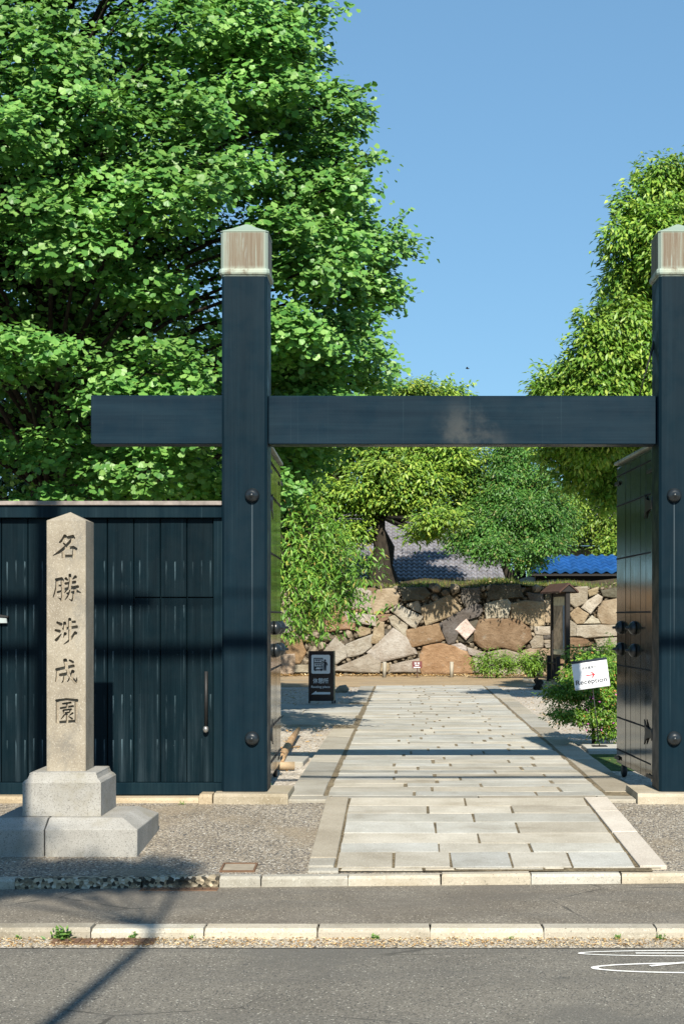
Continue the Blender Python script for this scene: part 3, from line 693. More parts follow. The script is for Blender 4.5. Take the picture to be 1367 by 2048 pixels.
# base slab in two stones with a chamfered upper edge
def chamstone(name, x0, x1, y0, y1, z0, z1, ch, drop, mat, sides, par):
    """sides: which of (x0,x1,y0,y1) carry the sloping chamfer"""
    a0 = x0 + (ch if 'x0' in sides else 0.003); a1 = x1 - (ch if 'x1' in sides else 0.003)
    b0 = y0 + (ch if 'y0' in sides else 0.003); b1 = y1 - (ch if 'y1' in sides else 0.003)
    zz = z1 - drop
    V = [(x0, y0, z0), (x1, y0, z0), (x1, y1, z0), (x0, y1, z0), (x0, y0, zz), (x1, y0, zz), (x1, y1, zz), (x0, y1, zz), (a0, b0, z1), (a1, b0, z1), (a1, b1, z1), (a0, b1, z1)]
    cx, cy = (x0 + x1) / 2, (y0 + y1) / 2
    V = [(x - cx, y - cy, z - z0) for x, y, z in V]
    Fc = [(8, 9, 10, 11), (3, 2, 1, 0)] + [(a + i, a + (i + 1) % 4, a + 4 + (i + 1) % 4, a + 4 + i) for a in (0, 4) for i in range(4)]
    bm = bmesh.new(); bm.from_mesh(me(name, V, Fc, None)); bmesh.ops.bevel(bm, geom=[e for e in bm.edges], offset=0.004, segments=1, affect='EDGES')
    return ob(name, bmm(name, bm, mat), par, Matrix.Translation((cx, cy, z0)))
zb = 0.135
chamstone("base_stone", MX - .59, MX - .085, MY - .48, MY + .46, -.16, zb, .13, .07, MAT['basestone'], ('x0', 'y0', 'y1'), mon)
chamstone("base_stone", MX - .076, MX + .59, MY - .48, MY + .46, -.16, zb + .002, .13, .07, MAT['basestone'], ('x1', 'y0', 'y1'), mon)
# plinth with hollow corners
pv = []
hw = 0.288
bm = bmesh.new()
def ringp(h, z): return [bm.verts.new(v) for v in ((-h, -h, z), (h, -h, z), (h, h, z), (-h, h, z))]
rr = [ringp(hw, 0), ringp(hw, .245), ringp(hw - .012, .262), ringp(hw - .030, .275), ringp(hw - .040, .30), ringp(hw - .042, .312), ringp(hw - .05, .318)]
for a, b in zip(rr, rr[1:]):
    for i in range(4): bm.faces.new((a[i], a[(i + 1) % 4], b[(i + 1) % 4], b[i]))
bm.faces.new(rr[-1]); bm.faces.new(rr[0][::-1])
ob("plinth", bmm("plinth", bm, MAT['basestone']), mon, Matrix.Translation((MX, MY, zb + 0.003)))
# shaft
sh_w = 0.1460; sz0 = zb + .321; ztop = 2.323
bm = bmesh.new()
def rs(h, z, ch=.006): return [bm.verts.new(v) for v in ((-h + ch, -h, z), (h - ch, -h, z), (h, -h + ch, z), (h, h - ch, z), (h - ch, h, z), (-h + ch, h, z), (-h, h - ch, z), (-h, -h + ch, z))]
a = rs(sh_w, 0); b = rs(sh_w, ztop - sz0); apex = bm.verts.new((0, 0, 2.395 - sz0))
for i in range(8):
    bm.faces.new((a[i], a[(i + 1) % 8], b[(i + 1) % 8], b[i])); bm.faces.new((b[i], b[(i + 1) % 8], apex))
bm.faces.new(a[::-1])
shaft = ob("shaft", bmm("shaft", bm, MAT['monument']), mon, Matrix.Translation((MX, MY, sz0)))
# brush strokes: zoom factor, offset, then (points, widths)
A_, Bz = (95 / 1144, 90, 1050), (95 / 811, 90, 1220)
ST = [(A_, [
 ([(495, 262), (430, 350), (352, 425)], [88, 62, 40]), ([(548, 300), (690, 280)], [62, 84]), ([(700, 300), (600, 430), (480, 555), (340, 655), (195, 738)], [70, 86, 80, 60, 14]),
 ([(450, 435), (505, 505)], [34, 46]), ([(440, 570), (440, 790)], [66, 60]), ([(530, 560), (690, 535), (762, 585)], [56, 62, 66]), ([(715, 570), (690, 795)], [84, 70]), ([(480, 748), (690, 745)], [60, 60]),
 ([(290, 1320), (282, 1500), (200, 1745)], [60, 54, 18]), ([(262, 1318), (420, 1292)], [62, 70]), ([(420, 1310), (425, 1700), (400, 1835)], [70, 62, 46]), ([(405, 1805), (322, 1752)], [50, 12]),
 ([(318, 1455), (388, 1460)], [36, 36]), ([(303, 1622), (390, 1590)], [48, 44]), ([(500, 1283), (548, 1335)], [66, 44]), ([(745, 1240), (665, 1305)], [70, 22]),
 ([(488, 1412), (740, 1372)], [56, 62]), ([(455, 1548), (805, 1482)], [58, 64]), ([(602, 1190), (610, 1350), (580, 1500), (458, 1655)], [60, 56, 50, 20]), ([(645, 1475), (740, 1580), (868, 1632)], [34, 74, 16]),
 ([(530, 1652), (705, 1612)], [46, 50]), ([(700, 1620), (690, 1750), (640, 1835)], [54, 50, 30]), ([(645, 1825), (576, 1778)], [40, 8]), ([(612, 1570), (570, 1690), (484, 1805)], [50, 44, 14])]),
 (Bz, [
 ([(208, 212), (282, 250)], [38, 56]), ([(178, 345), (258, 366)], [36, 50]), ([(190, 522), (285, 405)], [54, 12]), ([(425, 148), (420, 300)], [46, 40]), ([(448, 206), (520, 200)], [34, 40]),
 ([(340, 212), (335, 310)], [46, 40]), ([(308, 322), (552, 286)], [40, 46]), ([(425, 340), (420, 500)], [42, 36]), ([(352, 395), (322, 470)], [50, 18]), ([(528, 385), (455, 490), (322, 588)], [56, 46, 10]),
 ([(195, 1022), (495, 955)], [52, 50]), ([(218, 1030), (208, 1150), (184, 1228)], [46, 40, 16]), ([(252, 1110), (372, 1090)], [44, 48]), ([(345, 1100), (325, 1200), (286, 1245)], [42, 34, 10]),
 ([(345, 848), (362, 950), (412, 1110), (535, 1245)], [62, 52, 50, 50]), ([(545, 1245), (545, 1150)], [36, 8]), ([(482, 1040), (440, 1150), (380, 1230)], [56, 44, 10]), ([(420, 858), (484, 895)], [32, 42]),
 ([(212, 1545), (212, 1925)], [46, 44]), ([(190, 1548), (370, 1524), (560, 1545)], [40, 36, 46]), ([(535, 1550), (535, 1925)], [46, 44]), ([(238, 1917), (525, 1896)], [40, 42]),
 ([(302, 1602), (448, 1580)], [28, 30]), ([(262, 1678), (488, 1640)], [30, 32]), ([(375, 1582), (375, 1660)], [28, 28]), ([(315, 1712), (455, 1694)], [26, 30]), ([(314, 1712), (322, 1775)], [24, 20]), ([(432, 1705), (420, 1760)], [24, 20]),
 ([(330, 1757), (430, 1746)], [24, 24]), ([(352, 1772), (276, 1862)], [30, 10]), ([(375, 1772), (375, 1890)], [30, 28]), ([(478, 1758), (415, 1802)], [32, 10]), ([(408, 1818), (466, 1860)], [16, 36])])]
dS = MY - sh_w
bmc = bmesh.new()
kk = 0
for (s_, ox, oy), lst in ST:
    for pts, ws in lst:
        # resample with rounded brush ends
        P = [Vector((toX(ox + s_ * p[0], dS) - MX, CAMZ - (oy + s_ * p[1] - VY) * dS / F - sz0)) for p in pts]
        Wd = [w * s_ * dS / F * 0.58 for w in ws]
        d0 = (P[1] - P[0]).normalized(); d1 = (P[-1] - P[-2]).normalized()
        P = [P[0] - d0 * Wd[0] * 0.55] + P + [P[-1] + d1 * Wd[-1] * 0.5]; Wd = [Wd[0] * 0.55] + Wd + [Wd[-1] * 0.45]
        Lp, Rp = [], []
        for i in range(len(P)):
            d = (P[min(i + 1, len(P) - 1)] - P[max(i - 1, 0)]).normalized(); nn = Vector((-d.y, d.x)) * Wd[i]
            Lp.append(P[i] + nn); Rp.append(P[i] - nn)
        poly = Lp + Rp[::-1]; n = len(poly); kk += 1
        yo = -sh_w - 0.012 - kk * 0.00013; yi = -sh_w + 0.030 + (kk % 7) * 0.0006
        vo = [bmc.verts.new((p.x, yo, p.y)) for p in poly]; vi = [bmc.verts.new((p.x, yi, p.y)) for p in poly]
        nf = len(P)
        for i in range(nf - 1):
            j0, j1, k0, k1 = i, i + 1, n - 1 - i, n - 2 - i
            bmc.faces.new((vo[j0], vo[j1], vo[k1], vo[k0])); bmc.faces.new((vi[k0], vi[k1], vi[j1], vi[j0]))
        for i in range(n): bmc.faces.new((vo[i], vi[i], vi[(i + 1) % n], vo[(i + 1) % n]))
cutm = bmm("cut", bmc, MAT['monument']); cuto = bpy.data.objects.new("cut", cutm); col.objects.link(cuto); cuto.location = (MX, MY, sz0)
bo = shaft.modifiers.new("carve", 'BOOLEAN'); bo.object = cuto; bo.operation = 'DIFFERENCE'; bo.solver = 'EXACT'; bo.use_self = True
bpy.context.view_layer.update()
newm = bpy.data.meshes.new_from_object(shaft.evaluated_get(bpy.context.evaluated_depsgraph_get()))
print("carved shaft verts", len(newm.vertices))
shaft.modifiers.clear(); shaft.data = newm
bpy.data.objects.remove(cuto)

# ------------------------------------------------------------------ rubble wall at the back of the court
WY = 41.0
wall = empty("stone_wall", (1, WY, 0), "rubble retaining wall of large irregular tan and grey stones", "wall")
Z2 = lambda L: [(540 + .3072 * x, 880 + .3072 * y) for x, y in L]
Z3 = lambda L: [(900 + .3416 * x, 880 + .3416 * y) for x, y in L]
TAN, GRY, ORG, DRK, PAL, BRN, MOS = (.36, .295, .21), (.325, .30, .25), (.30, .20, .125), (.14, .13, .12), (.40, .375, .325), (.235, .165, .11), (.11, .105, .08)  # MOS: mossy dark tone, also standing for tree shade along the top row
SL = [(BRN, Z2([(620, 970), (690, 965), (680, 1010), (640, 1030)])), (TAN, Z2([(640, 1130), (650, 1030), (700, 980), (800, 970), (835, 1020), (820, 1070), (680, 1135)])),
 (ORG, Z2([(460, 1090), (500, 1020), (610, 1060), (630, 1100), (600, 1125), (500, 1100)])), (PAL, Z2([(480, 1115), (680, 1145), (680, 1210), (510, 1185)])),
 (BRN, Z2([(690, 1140), (785, 1135), (760, 1170), (720, 1185)])), (PAL, Z2([(785, 1110), (830, 1070), (990, 1150), (940, 1225), (890, 1195)])),
 (PAL, Z2([(890, 1070), (960, 1045), (985, 1130), (930, 1105)])), (GRY, Z2([(770, 1155), (810, 1145), (890, 1205), (880, 1285), (790, 1205)])),
 (TAN, Z2([(680, 1180), (740, 1190), (740, 1280), (710, 1310), (660, 1305)])), (DRK, Z2([(745, 1230), (775, 1240), (760, 1280), (742, 1260)])),
 (BRN, Z2([(890, 1240), (1090, 1200), (1125, 1295), (1100, 1310), (920, 1350), (895, 1290)])), (PAL, Z2([(640, 1380), (800, 1230), (890, 1292), (945, 1390), (720, 1440)])),
 (PAL, Z2([(500, 1330), (660, 1270), (655, 1350), (600, 1390), (510, 1410), (490, 1350)])), (GRY, Z2([(430, 1500), (440, 1480), (640, 1395), (710, 1450), (700, 1512)])),
 (TAN, Z2([(715, 1505), (720, 1452), (770, 1455), (778, 1490), (760, 1510)])), (GRY, Z2([(785, 1510), (788, 1465), (940, 1430), (975, 1420), (972, 1512)])),
 (ORG, Z2([(985, 1400), (1005, 1350), (1100, 1328), (1200, 1345), (1270, 1380), (1310, 1450), (1300, 1512), (1000, 1518), (980, 1460)])),
 (GRY, Z2([(330, 1400), (420, 1290), (485, 1345), (495, 1412), (430, 1455)])), (ORG, Z2([(80, 1290), (200, 1300), (230, 1380), (190, 1450), (80, 1455)])),
 (GRY, Z2([(80, 1470), (240, 1465), (240, 1512), (80, 1515)])), (TAN, Z2([(590, 1215), (650, 1230), (650, 1258), (580, 1280), (560, 1240)])),
 (MOS, Z2([(850, 962), (1000, 960), (1040, 1000), (990, 1040), (870, 1045)])), (TAN, Z2([(985, 1090), (1040, 1070), (1160, 1010), (1240, 1100), (1230, 1130), (1020, 1200)])),
 (DRK, Z2([(1250, 970), (1360, 965), (1362, 1050), (1285, 1098), (1245, 1040)])),
 (DRK, Z2([(1105, 1200), (1200, 1140), (1330, 1075), (1365, 1085), (1372, 1120), (1350, 1150), (1310, 1150), (1265, 1142), (1215, 1165), (1188, 1215), (1192, 1270), (1205, 1310), (1165, 1325)])),
 (MOS, Z2([(1275 + 88 * math.cos(k * .4488), 1228 + 88 * math.sin(k * .4488)) for k in range(14)])), ((.56, .49, .43), Z2([(1275, 1168), (1330, 1235), (1272, 1296), (1206, 1235)])), (GRY, Z2([(1280, 1350), (1367, 1375), (1360, 1400), (1295, 1385)])),
 (BRN, Z3([(150, 1130), (180, 1060), (300, 1050), (400, 1060), (455, 1110), (462, 1160), (390, 1235), (300, 1210), (210, 1225), (150, 1175)])),
 (PAL, Z3([(205, 962), (330, 932), (350, 960), (330, 1042), (215, 1045)])), (TAN, Z3([(357, 962), (440, 942), (540, 952), (543, 1080), (500, 1090), (362, 1042)])),
 (MOS, Z3([(222, 900), (250, 850), (400, 847), (420, 920), (330, 925), (232, 932)])), (DRK, Z3([(450, 892), (540, 902), (545, 945), (470, 948)])),
 (PAL, Z3([(495, 1092), (608, 1092), (608, 1138), (500, 1138)])), (PAL, Z3([(467, 1185), (500, 1145), (540, 1148), (540, 1212), (480, 1218)])),
 (DRK, Z3([(545, 1146), (610, 1146), (610, 1162), (547, 1164)])), (GRY, Z3([(547, 1170), (610, 1168), (610, 1188), (550, 1190)])), (PAL, Z3([(548, 1196), (612, 1194), (612, 1215), (560, 1216)])),
 (TAN, Z3([(552, 942), (690, 935), (690, 1082), (640, 1085), (562, 1064)])), (GRY, Z3([(100, 1217), (200, 1242), (195, 1272), (112, 1257)])),
 (GRY, Z3([(697, 872), (800, 862), (798, 950), (732, 980), (697, 952)])), (TAN, Z3([(806, 882), (868, 862), (858, 900), (815, 915)])),
 (PAL, Z3([(772, 980), (802, 942), (860, 905), (888, 922), (880, 950), (822, 1015)])), (TAN, Z3([(700, 1020), (745, 978), (808, 1020), (780, 1070), (740, 1076)])),
 (PAL, Z3([(784, 1074), (830, 1028), (868, 1050), (878, 1073)])), (TAN, Z3([(867, 990), (892, 948), (985, 930), (990, 1070), (885, 1073), (862, 1030)])),
 (GRY, Z3([(697, 1055), (738, 1082), (738, 1145), (697, 1148)])), (PAL, Z3([(747, 1088), (985, 1078), (985, 1145), (790, 1158), (747, 1145)])),
 (BRN, Z3([(620, 1150), (690, 1152), (786, 1164), (826, 1202), (700, 1214), (620, 1212)])), (GRY, Z3([(850, 1168), (985, 1156), (985, 1215), (860, 1212)])),
 (GRY, Z3([(130, 1268), (205, 1278), (212, 1335), (150, 1362)])), (MOS, Z3([(882, 882), (985, 865), (985, 922), (897, 915)])),
 (GRY, Z3([(225, 1245), (330, 1230), (400, 1250), (395, 1310), (230, 1340)])), (TAN, Z3([(405, 1250), (470, 1222), (600, 1225), (600, 1300), (410, 1320)])), (GRY, Z3([(230, 1348), (400, 1325), (405, 1392), (235, 1394)])), (TAN, Z3([(412, 1328), (600, 1306), (600, 1392), (412, 1394)])),
 (BRN, Z3([(608, 1225), (760, 1222), (800, 1300), (612, 1310)])), (GRY, Z3([(768, 1222), (985, 1222), (985, 1300), (808, 1300)])), (TAN, Z3([(612, 1318), (800, 1308), (985, 1308), (985, 1394), (612, 1394)])),
 (MOS, Z3([(560, 862), (690, 866), (690, 928), (556, 930)])), (PAL, Z3([(0, 1195), (60, 1190), (92, 1210), (95, 1235), (20, 1225)])), (TAN, Z2([(640, 1318), (662, 1312), (650, 1268), (705, 1318), (690, 1325)]))]
# courses hidden behind the cherry and beyond the right door
for x0 in range(250, 690, 62):
    for j, y0 in enumerate(range(1176, 1345, 44)):
        if x0 + 62 > 560 and y0 > 1255 or x0 > 640 and y0 > 1190: continue
        o_ = (j % 2) * 28
        SL.append((rnd.choice([TAN, GRY, ORG, PAL, BRN]), [(x0 + o_ + rnd.uniform(-6, 6) + a, y0 + b + rnd.uniform(-5, 5)) for a, b in ((2, 2), (30, 0), (58, 3), (59, 40), (28, 41), (3, 39))]))
for x0 in range(1240, 1640, 66):
    for j, y0 in enumerate(range(1176, 1345, 44)):
        o_ = (j % 2) * 20
        SL.append((rnd.choice([TAN, GRY, ORG, PAL, BRN]), [(x0 + o_ + rnd.uniform(-6, 6) + a, y0 + b + rnd.uniform(-5, 5)) for a, b in ((2, 2), (30, 0), (60, 3), (61, 40), (28, 41), (3, 39))]))
polys = []
def stone_geo(P2, bulge, depth):
    """front outline P2 (x,z) about its centre -> worn block with a rounded arris and rough face"""
    n0 = len(P2); Q = []
    for i in range(n0):                                       # split long edges so that the outline is uneven
        a, b = Vector(P2[i]), Vector(P2[(i + 1) % n0]); Q.append(a)
        if (b - a).length > 0.22:
            e = (b - a); nn = Vector((-e.y, e.x)).normalized(); Q.append((a + b) / 2 + nn * rnd.uniform(-0.02, 0.02))
    n = len(Q); size = max((q.length for q in Q))
    V, Fc = [], []
    for sc_, yy in ((1.0, depth), (1.0, 0.02), (0.965, -bulge * 0.6), (0.86, -bulge * 0.92), (0.45, -bulge)):
        for q in Q:
            f = sc_ if sc_ in (1.0,) else sc_ + rnd.uniform(-.025, .025)
            V.append((q.x * f, yy + (rnd.uniform(-.007, .007) if sc_ < 0.9 else 0), q.y * f))
    for r in range(4):
        for i in range(n): Fc.append((r * n + i, r * n + (i + 1) % n, (r + 1) * n + (i + 1) % n, (r + 1) * n + i))
    V.append((0, -bulge + rnd.uniform(-.008, .008), 0)); c_ = len(V) - 1
    for i in range(n): Fc.append((4 * n + i, 4 * n + (i + 1) % n, c_))
    return V, Fc
for tone, pp in SL:
    P3 = [W(x, y, WY) for x, y in pp]; P2 = [(p[0], p[2]) for p in P3]
    cx = sum(p[0] for p in P2) / len(P2); cz = sum(p[1] for p in P2) / len(P2); polys.append(P2)
    ar = abs(sum(P2[i][0] * P2[(i + 1) % len(P2)][1] - P2[(i + 1) % len(P2)][0] * P2[i][1] for i in range(len(P2)))) / 2
    V, Fc = stone_geo([((x - cx) * 1.11, (z - cz) * 1.11) for x, z in P2], min(0.08, 0.03 + 0.045 * math.sqrt(ar)), 0.35)
    bm = bmesh.new(); bm.from_mesh(me("stone", V, Fc, None))
    o = ob("stone", bmm("stone", bm, MAT['stone'], False), wall, Matrix.Translation((cx, WY + (0.13 if len(pp) == 14 else 0.0 if tone[0] > .5 else 0.05 + rnd.uniform(-.03, .04)), cz)))
    j = rnd.uniform(.88, 1.12); o.color = (tone[0] * j, tone[1] * j * rnd.uniform(.97, 1.03), tone[2] * j * rnd.uniform(.93, 1.07), 1)
box("core", -9, 12.5, WY + 0.17, WY + 0.6, -0.05, 2.42, MAT['joint'], wall)
def inside(p, poly, g=0.0):
    x, z = p; r = False; n = len(poly)
    for i in range(n):
        (x1, z1), (x2, z2) = poly[i], poly[(i + 1) % n]
        if (z1 > z) != (z2 > z) and x < (x2 - x1) * (z - z1) / (z2 - z1) + x1: r = not r
    return r
def pdist(p, poly):
    best = 9; n = len(poly); pv_ = Vector(p)
    for i in range(n):
        a, b = Vector(poly[i]), Vector(poly[(i + 1) % n]); e = b - a
        t_ = max(0, min(1, (pv_ - a).dot(e) / max(e.length_squared, 1e-9))); best = min(best, (pv_ - a - e * t_).length)
    return best
V, Fc = [], []
placed = []
ico = bmesh.new(); bmesh.ops.create_icosphere(ico, subdivisions=1, radius=1.0)
icv = [tuple(v.co) for v in ico.verts]; icf = [tuple(v.index for v in f.verts) for f in ico.faces]; ico.free()
for _ in range(5000):
    p = (rnd.uniform(-3.6, 6.2), rnd.uniform(0.06, 2.44))
    if any(inside(p, q) for q in polys): continue
    dd = min(pdist(p, q) for q in polys); r = min(dd * 1.2, 0.2)
    if r < 0.03: continue
    if any((p[0] - a) ** 2 + (p[1] - b) ** 2 < (0.75 * (r + c_)) ** 2 for a, b, c_ in placed): continue
    placed.append((p[0], p[1], r)); b0 = len(V); sx, sz, an = r * rnd.uniform(.9, 1.3), r * rnd.uniform(.7, 1.0), rnd.uniform(0, 3)
    for x, y, z in icv:
        xx, zz = x * sx * rnd.uniform(.65, 1.25), z * sz * rnd.uniform(.65, 1.25)
        V.append((p[0] + xx * math.cos(an) - zz * math.sin(an), WY + 0.10 + y * r * 0.8, p[1] + xx * math.sin(an) + zz * math.cos(an)))
    Fc += [tuple(b0 + i for i in f) for f in icf]
ob("filler_stones", me("filler_stones", V, Fc, MAT['filler']), wall)["kind"] = "stuff"
# earth bank retained by the wall
def zbank(x, y): return 2.44 + 0.06 * math.sin(x * 1.3 + y * .7) + 0.05 * math.sin(x * 3.1) + (0.0 if y < 41.4 else min(0.25, (y - 41.4) * 0.12))
sheet("bank", -25, 30, WY + 0.12, 95, 0, MAT['soil'], zf=zbank, nx=110, ny=30)

# ------------------------------------------------------------------ foliage tools
def leafmesh(name, P, N, T, S, shape, mat):
    """P,N,T (n,3), S (n,), shape=(uvw list, tris)"""
    uvw = np.array(shape[0]); tri = np.array(shape[1]); n = len(P)
    N = N / np.linalg.norm(N, axis=1, keepdims=True)
    T = T - N * np.sum(T * N, axis=1, keepdims=True); T /= np.maximum(np.linalg.norm(T, axis=1, keepdims=True), 1e-6)
    B = np.cross(N, T)
    v = P[:, None, :] + S[:, None, None] * (uvw[None, :, 0:1] * T[:, None, :] + uvw[None, :, 1:2] * B[:, None, :] + uvw[None, :, 2:3] * N[:, None, :])
    nv = uvw.shape[0]; nt = tri.shape[0]
    f = (tri[None] + (np.arange(n) * nv)[:, None, None]).reshape(-1)
    m = bpy.data.meshes.new(name)
    m.vertices.add(n * nv); m.vertices.foreach_set("co", v.reshape(-1).astype(np.float32))
    m.loops.add(len(f)); m.loops.foreach_set("vertex_index", f.astype(np.int32))
    m.polygons.add(n * nt); m.polygons.foreach_set("loop_start", (np.arange(n * nt) * 3).astype(np.int32))
    m.update(calc_edges=True); m.materials.append(mat); return m
FAN = ([(0, 0, 0), (.48, -.60, .10), (.82, -.40, .0), (.95, -.12, .0), (.84, 0, .05), (.95, .12, .0), (.82, .40, .0), (.48, .60, .10)], [(0, 1, 2), (0, 2, 3), (0, 3, 4), (0, 4, 5), (0, 5, 6), (0, 6, 7)])
OVAL = ([(0, 0, 0), (.45, -.21, .06), (1, 0, -.05), (.45, .21, .06)], [(0, 1, 2), (0, 2, 3)])
SLIM = ([(0, 0, 0), (.40, -.14, .05), (1, 0, -.08), (.40, .14, .05)], [(0, 1, 2), (0, 2, 3)])
BLADE = ([(0, -.05, 0), (0, .05, 0), (1, 0, .2)], [(0, 1, 2)])
def unit(n):
    v = nrng.normal(size=(n, 3)); return v / np.linalg.norm(v, axis=1, keepdims=True)
def clumps(center, rad, nsub, nleaf, spread, shell=0.62, flat=0.6, wN=(0.7, 0.7, 0.35, 0.55), droop=0.6, back=False):
    """leaf positions, normals and tip directions for one lobe of a crown"""
    center = np.array(center); rad = np.array(rad)
    d = unit(nsub); r = (shell + (1 - shell) * nrng.random(nsub) ** 0.6)
    c = center + d * r[:, None] * rad
    sp = spread * (0.7 + 0.6 * nrng.random(nsub))
    g = nrng.normal(size=(nsub, nleaf, 3)) * sp[:, None, None]; g[:, :, 2] *= flat
    # twigs arch outwards: leaves further out hang lower
    g[:, :, 2] -= 0.35 * np.maximum(0, np.linalg.norm(g[:, :, :2], axis=2) - 0.6 * sp[:, None])
    P = (c[:, None, :] + g).reshape(-1, 3); n = len(P)
    out = np.repeat(d, nleaf, 0)
    loc = g.reshape(-1, 3) / (np.linalg.norm(g.reshape(-1, 3), axis=1, keepdims=True) + 1e-6)
    N = wN[0] * (0.6 * out + 0.4 * loc) + wN[1] * np.array([0, 0, 1.0]) + wN[2] * TOSUN + wN[3] * unit(n) * 1.4
    T = loc * np.array([1, 1, 0.3]) + 0.4 * out + np.array([0, 0, -droop]) + 0.6 * unit(n)
    return P, N, T
def join(L): return [np.concatenate([a[i] for a in L]) for i in range(3)]
def limbs(name, paths, mat, parent, n=7):
    V, Fc = [], []
    for pts, rr in paths: tubegeo(pts, rr, n, V, Fc, True)
    return ob(name, me(name, V, Fc, mat, True), parent)
def wob(a, b, k, amt):
    a, b = Vector(a), Vector(b); L = (b - a).length
    return [a + (b - a) * (i / k) + Vector((rnd.uniform(-1, 1), rnd.uniform(-1, 1), rnd.uniform(-1, 1))) * amt * L * math.sin(math.pi * i / k) for i in range(k + 1)]
def tree_from_lobes(name, label, cat, lobes, base, trunk_r, fork, leafmat, shape, size, nsub, nleaf, spread, bark='bark', group=None, trunk_pts=None, fill=0.25, split=0, shoots=6, **kw):
    """lobes: (px, py, distance, rx px, rz px)"""
    t_ = empty(name, base, label, cat, group)
    L = []; paths = []
    fk = Vector(fork)
    lobes2 = []
    for (px, py, d, rx, rz) in lobes:
        if split:
            for q in range(split):
                th_ = 2 * math.pi * (q + rnd.random() * .6) / split; k_ = rnd.uniform(.50, .68)
                lobes2.append((px + .55 * rx * math.cos(th_), py + .6 * rz * math.sin(th_), d + rnd.uniform(-.5, .35) * rx * d / F, rx * k_, rz * k_))
        else: lobes2.append((px, py, d, rx, rz))
    for (px, py, d, rx, rz) in lobes2:
        c = W(px, py, d); s = d / F; rxm, rzm = rx * s, rz * s
        a = rxm * rzm / 0.35
        L.append(clumps(c, (rxm, min(rxm, 1.2), rzm), max(6, int(nsub * a)), nleaf, spread, **kw))
        if fill: L.append(clumps((c[0], c[1] + 0.25 * rxm, c[2] - 0.1 * rzm), (rxm * .6, rxm * .6, rzm * .6), max(3, int(nsub * a * fill)), nleaf, spread, shell=0.1))
        for q in range(shoots):
            d_ = Vector((rnd.uniform(-1, 1), rnd.uniform(-.8, .3), rnd.uniform(-.25, 1))).normalized()
            e0 = Vector(c) + Vector((d_.x * rxm, d_.y * min(rxm, 1.2), d_.z * rzm)) * .8; sl_ = rnd.uniform(1.5, 3.6) * size
            tt_ = np.linspace(0, 1, 9)[:, None]
            P_ = np.array(e0) + tt_ * np.array(d_) * sl_ + nrng.normal(size=(9, 3)) * size * .22
            L.append((P_, 0.6 * np.array([0, 0, 1.]) + .5 * TOSUN + .8 * unit(9), unit(9) * .7 + np.array(d_) * .6 + np.array([0, 0, -.3])))
        mid = fk.lerp(Vector(c), 0.55) + Vector((0, 0, -0.1 * rxm))
        paths.append(([fk, mid + Vector((rnd.uniform(-.1, .1), rnd.uniform(-.1, .1), 0)), Vector(c), Vector(c) + Vector((rnd.uniform(-.3, .3) * rxm, -0.5 * rxm, 0.3 * rzm))], [trunk_r * .20, trunk_r * .10, trunk_r * .04, 0.005]))
    P, N, T = join(L); S = size * (0.65 + 0.6 * nrng.random(len(P)))
    ob("crown", leafmesh("crown", P, N, T, S, shape, leafmat), t_)
    tp = trunk_pts or [(base, trunk_r * 1.5), (tuple(Vector(base).lerp(fk, .25)), trunk_r * 1.08), (tuple(Vector(base).lerp(fk, .65)), trunk_r * .9), (fork, trunk_r * .7)]
    paths.append(([p for p, r in tp], [r for p, r in tp]))
    limbs("trunk", paths, MAT[bark], t_); print(name, len(P), "leaves")
    return t_

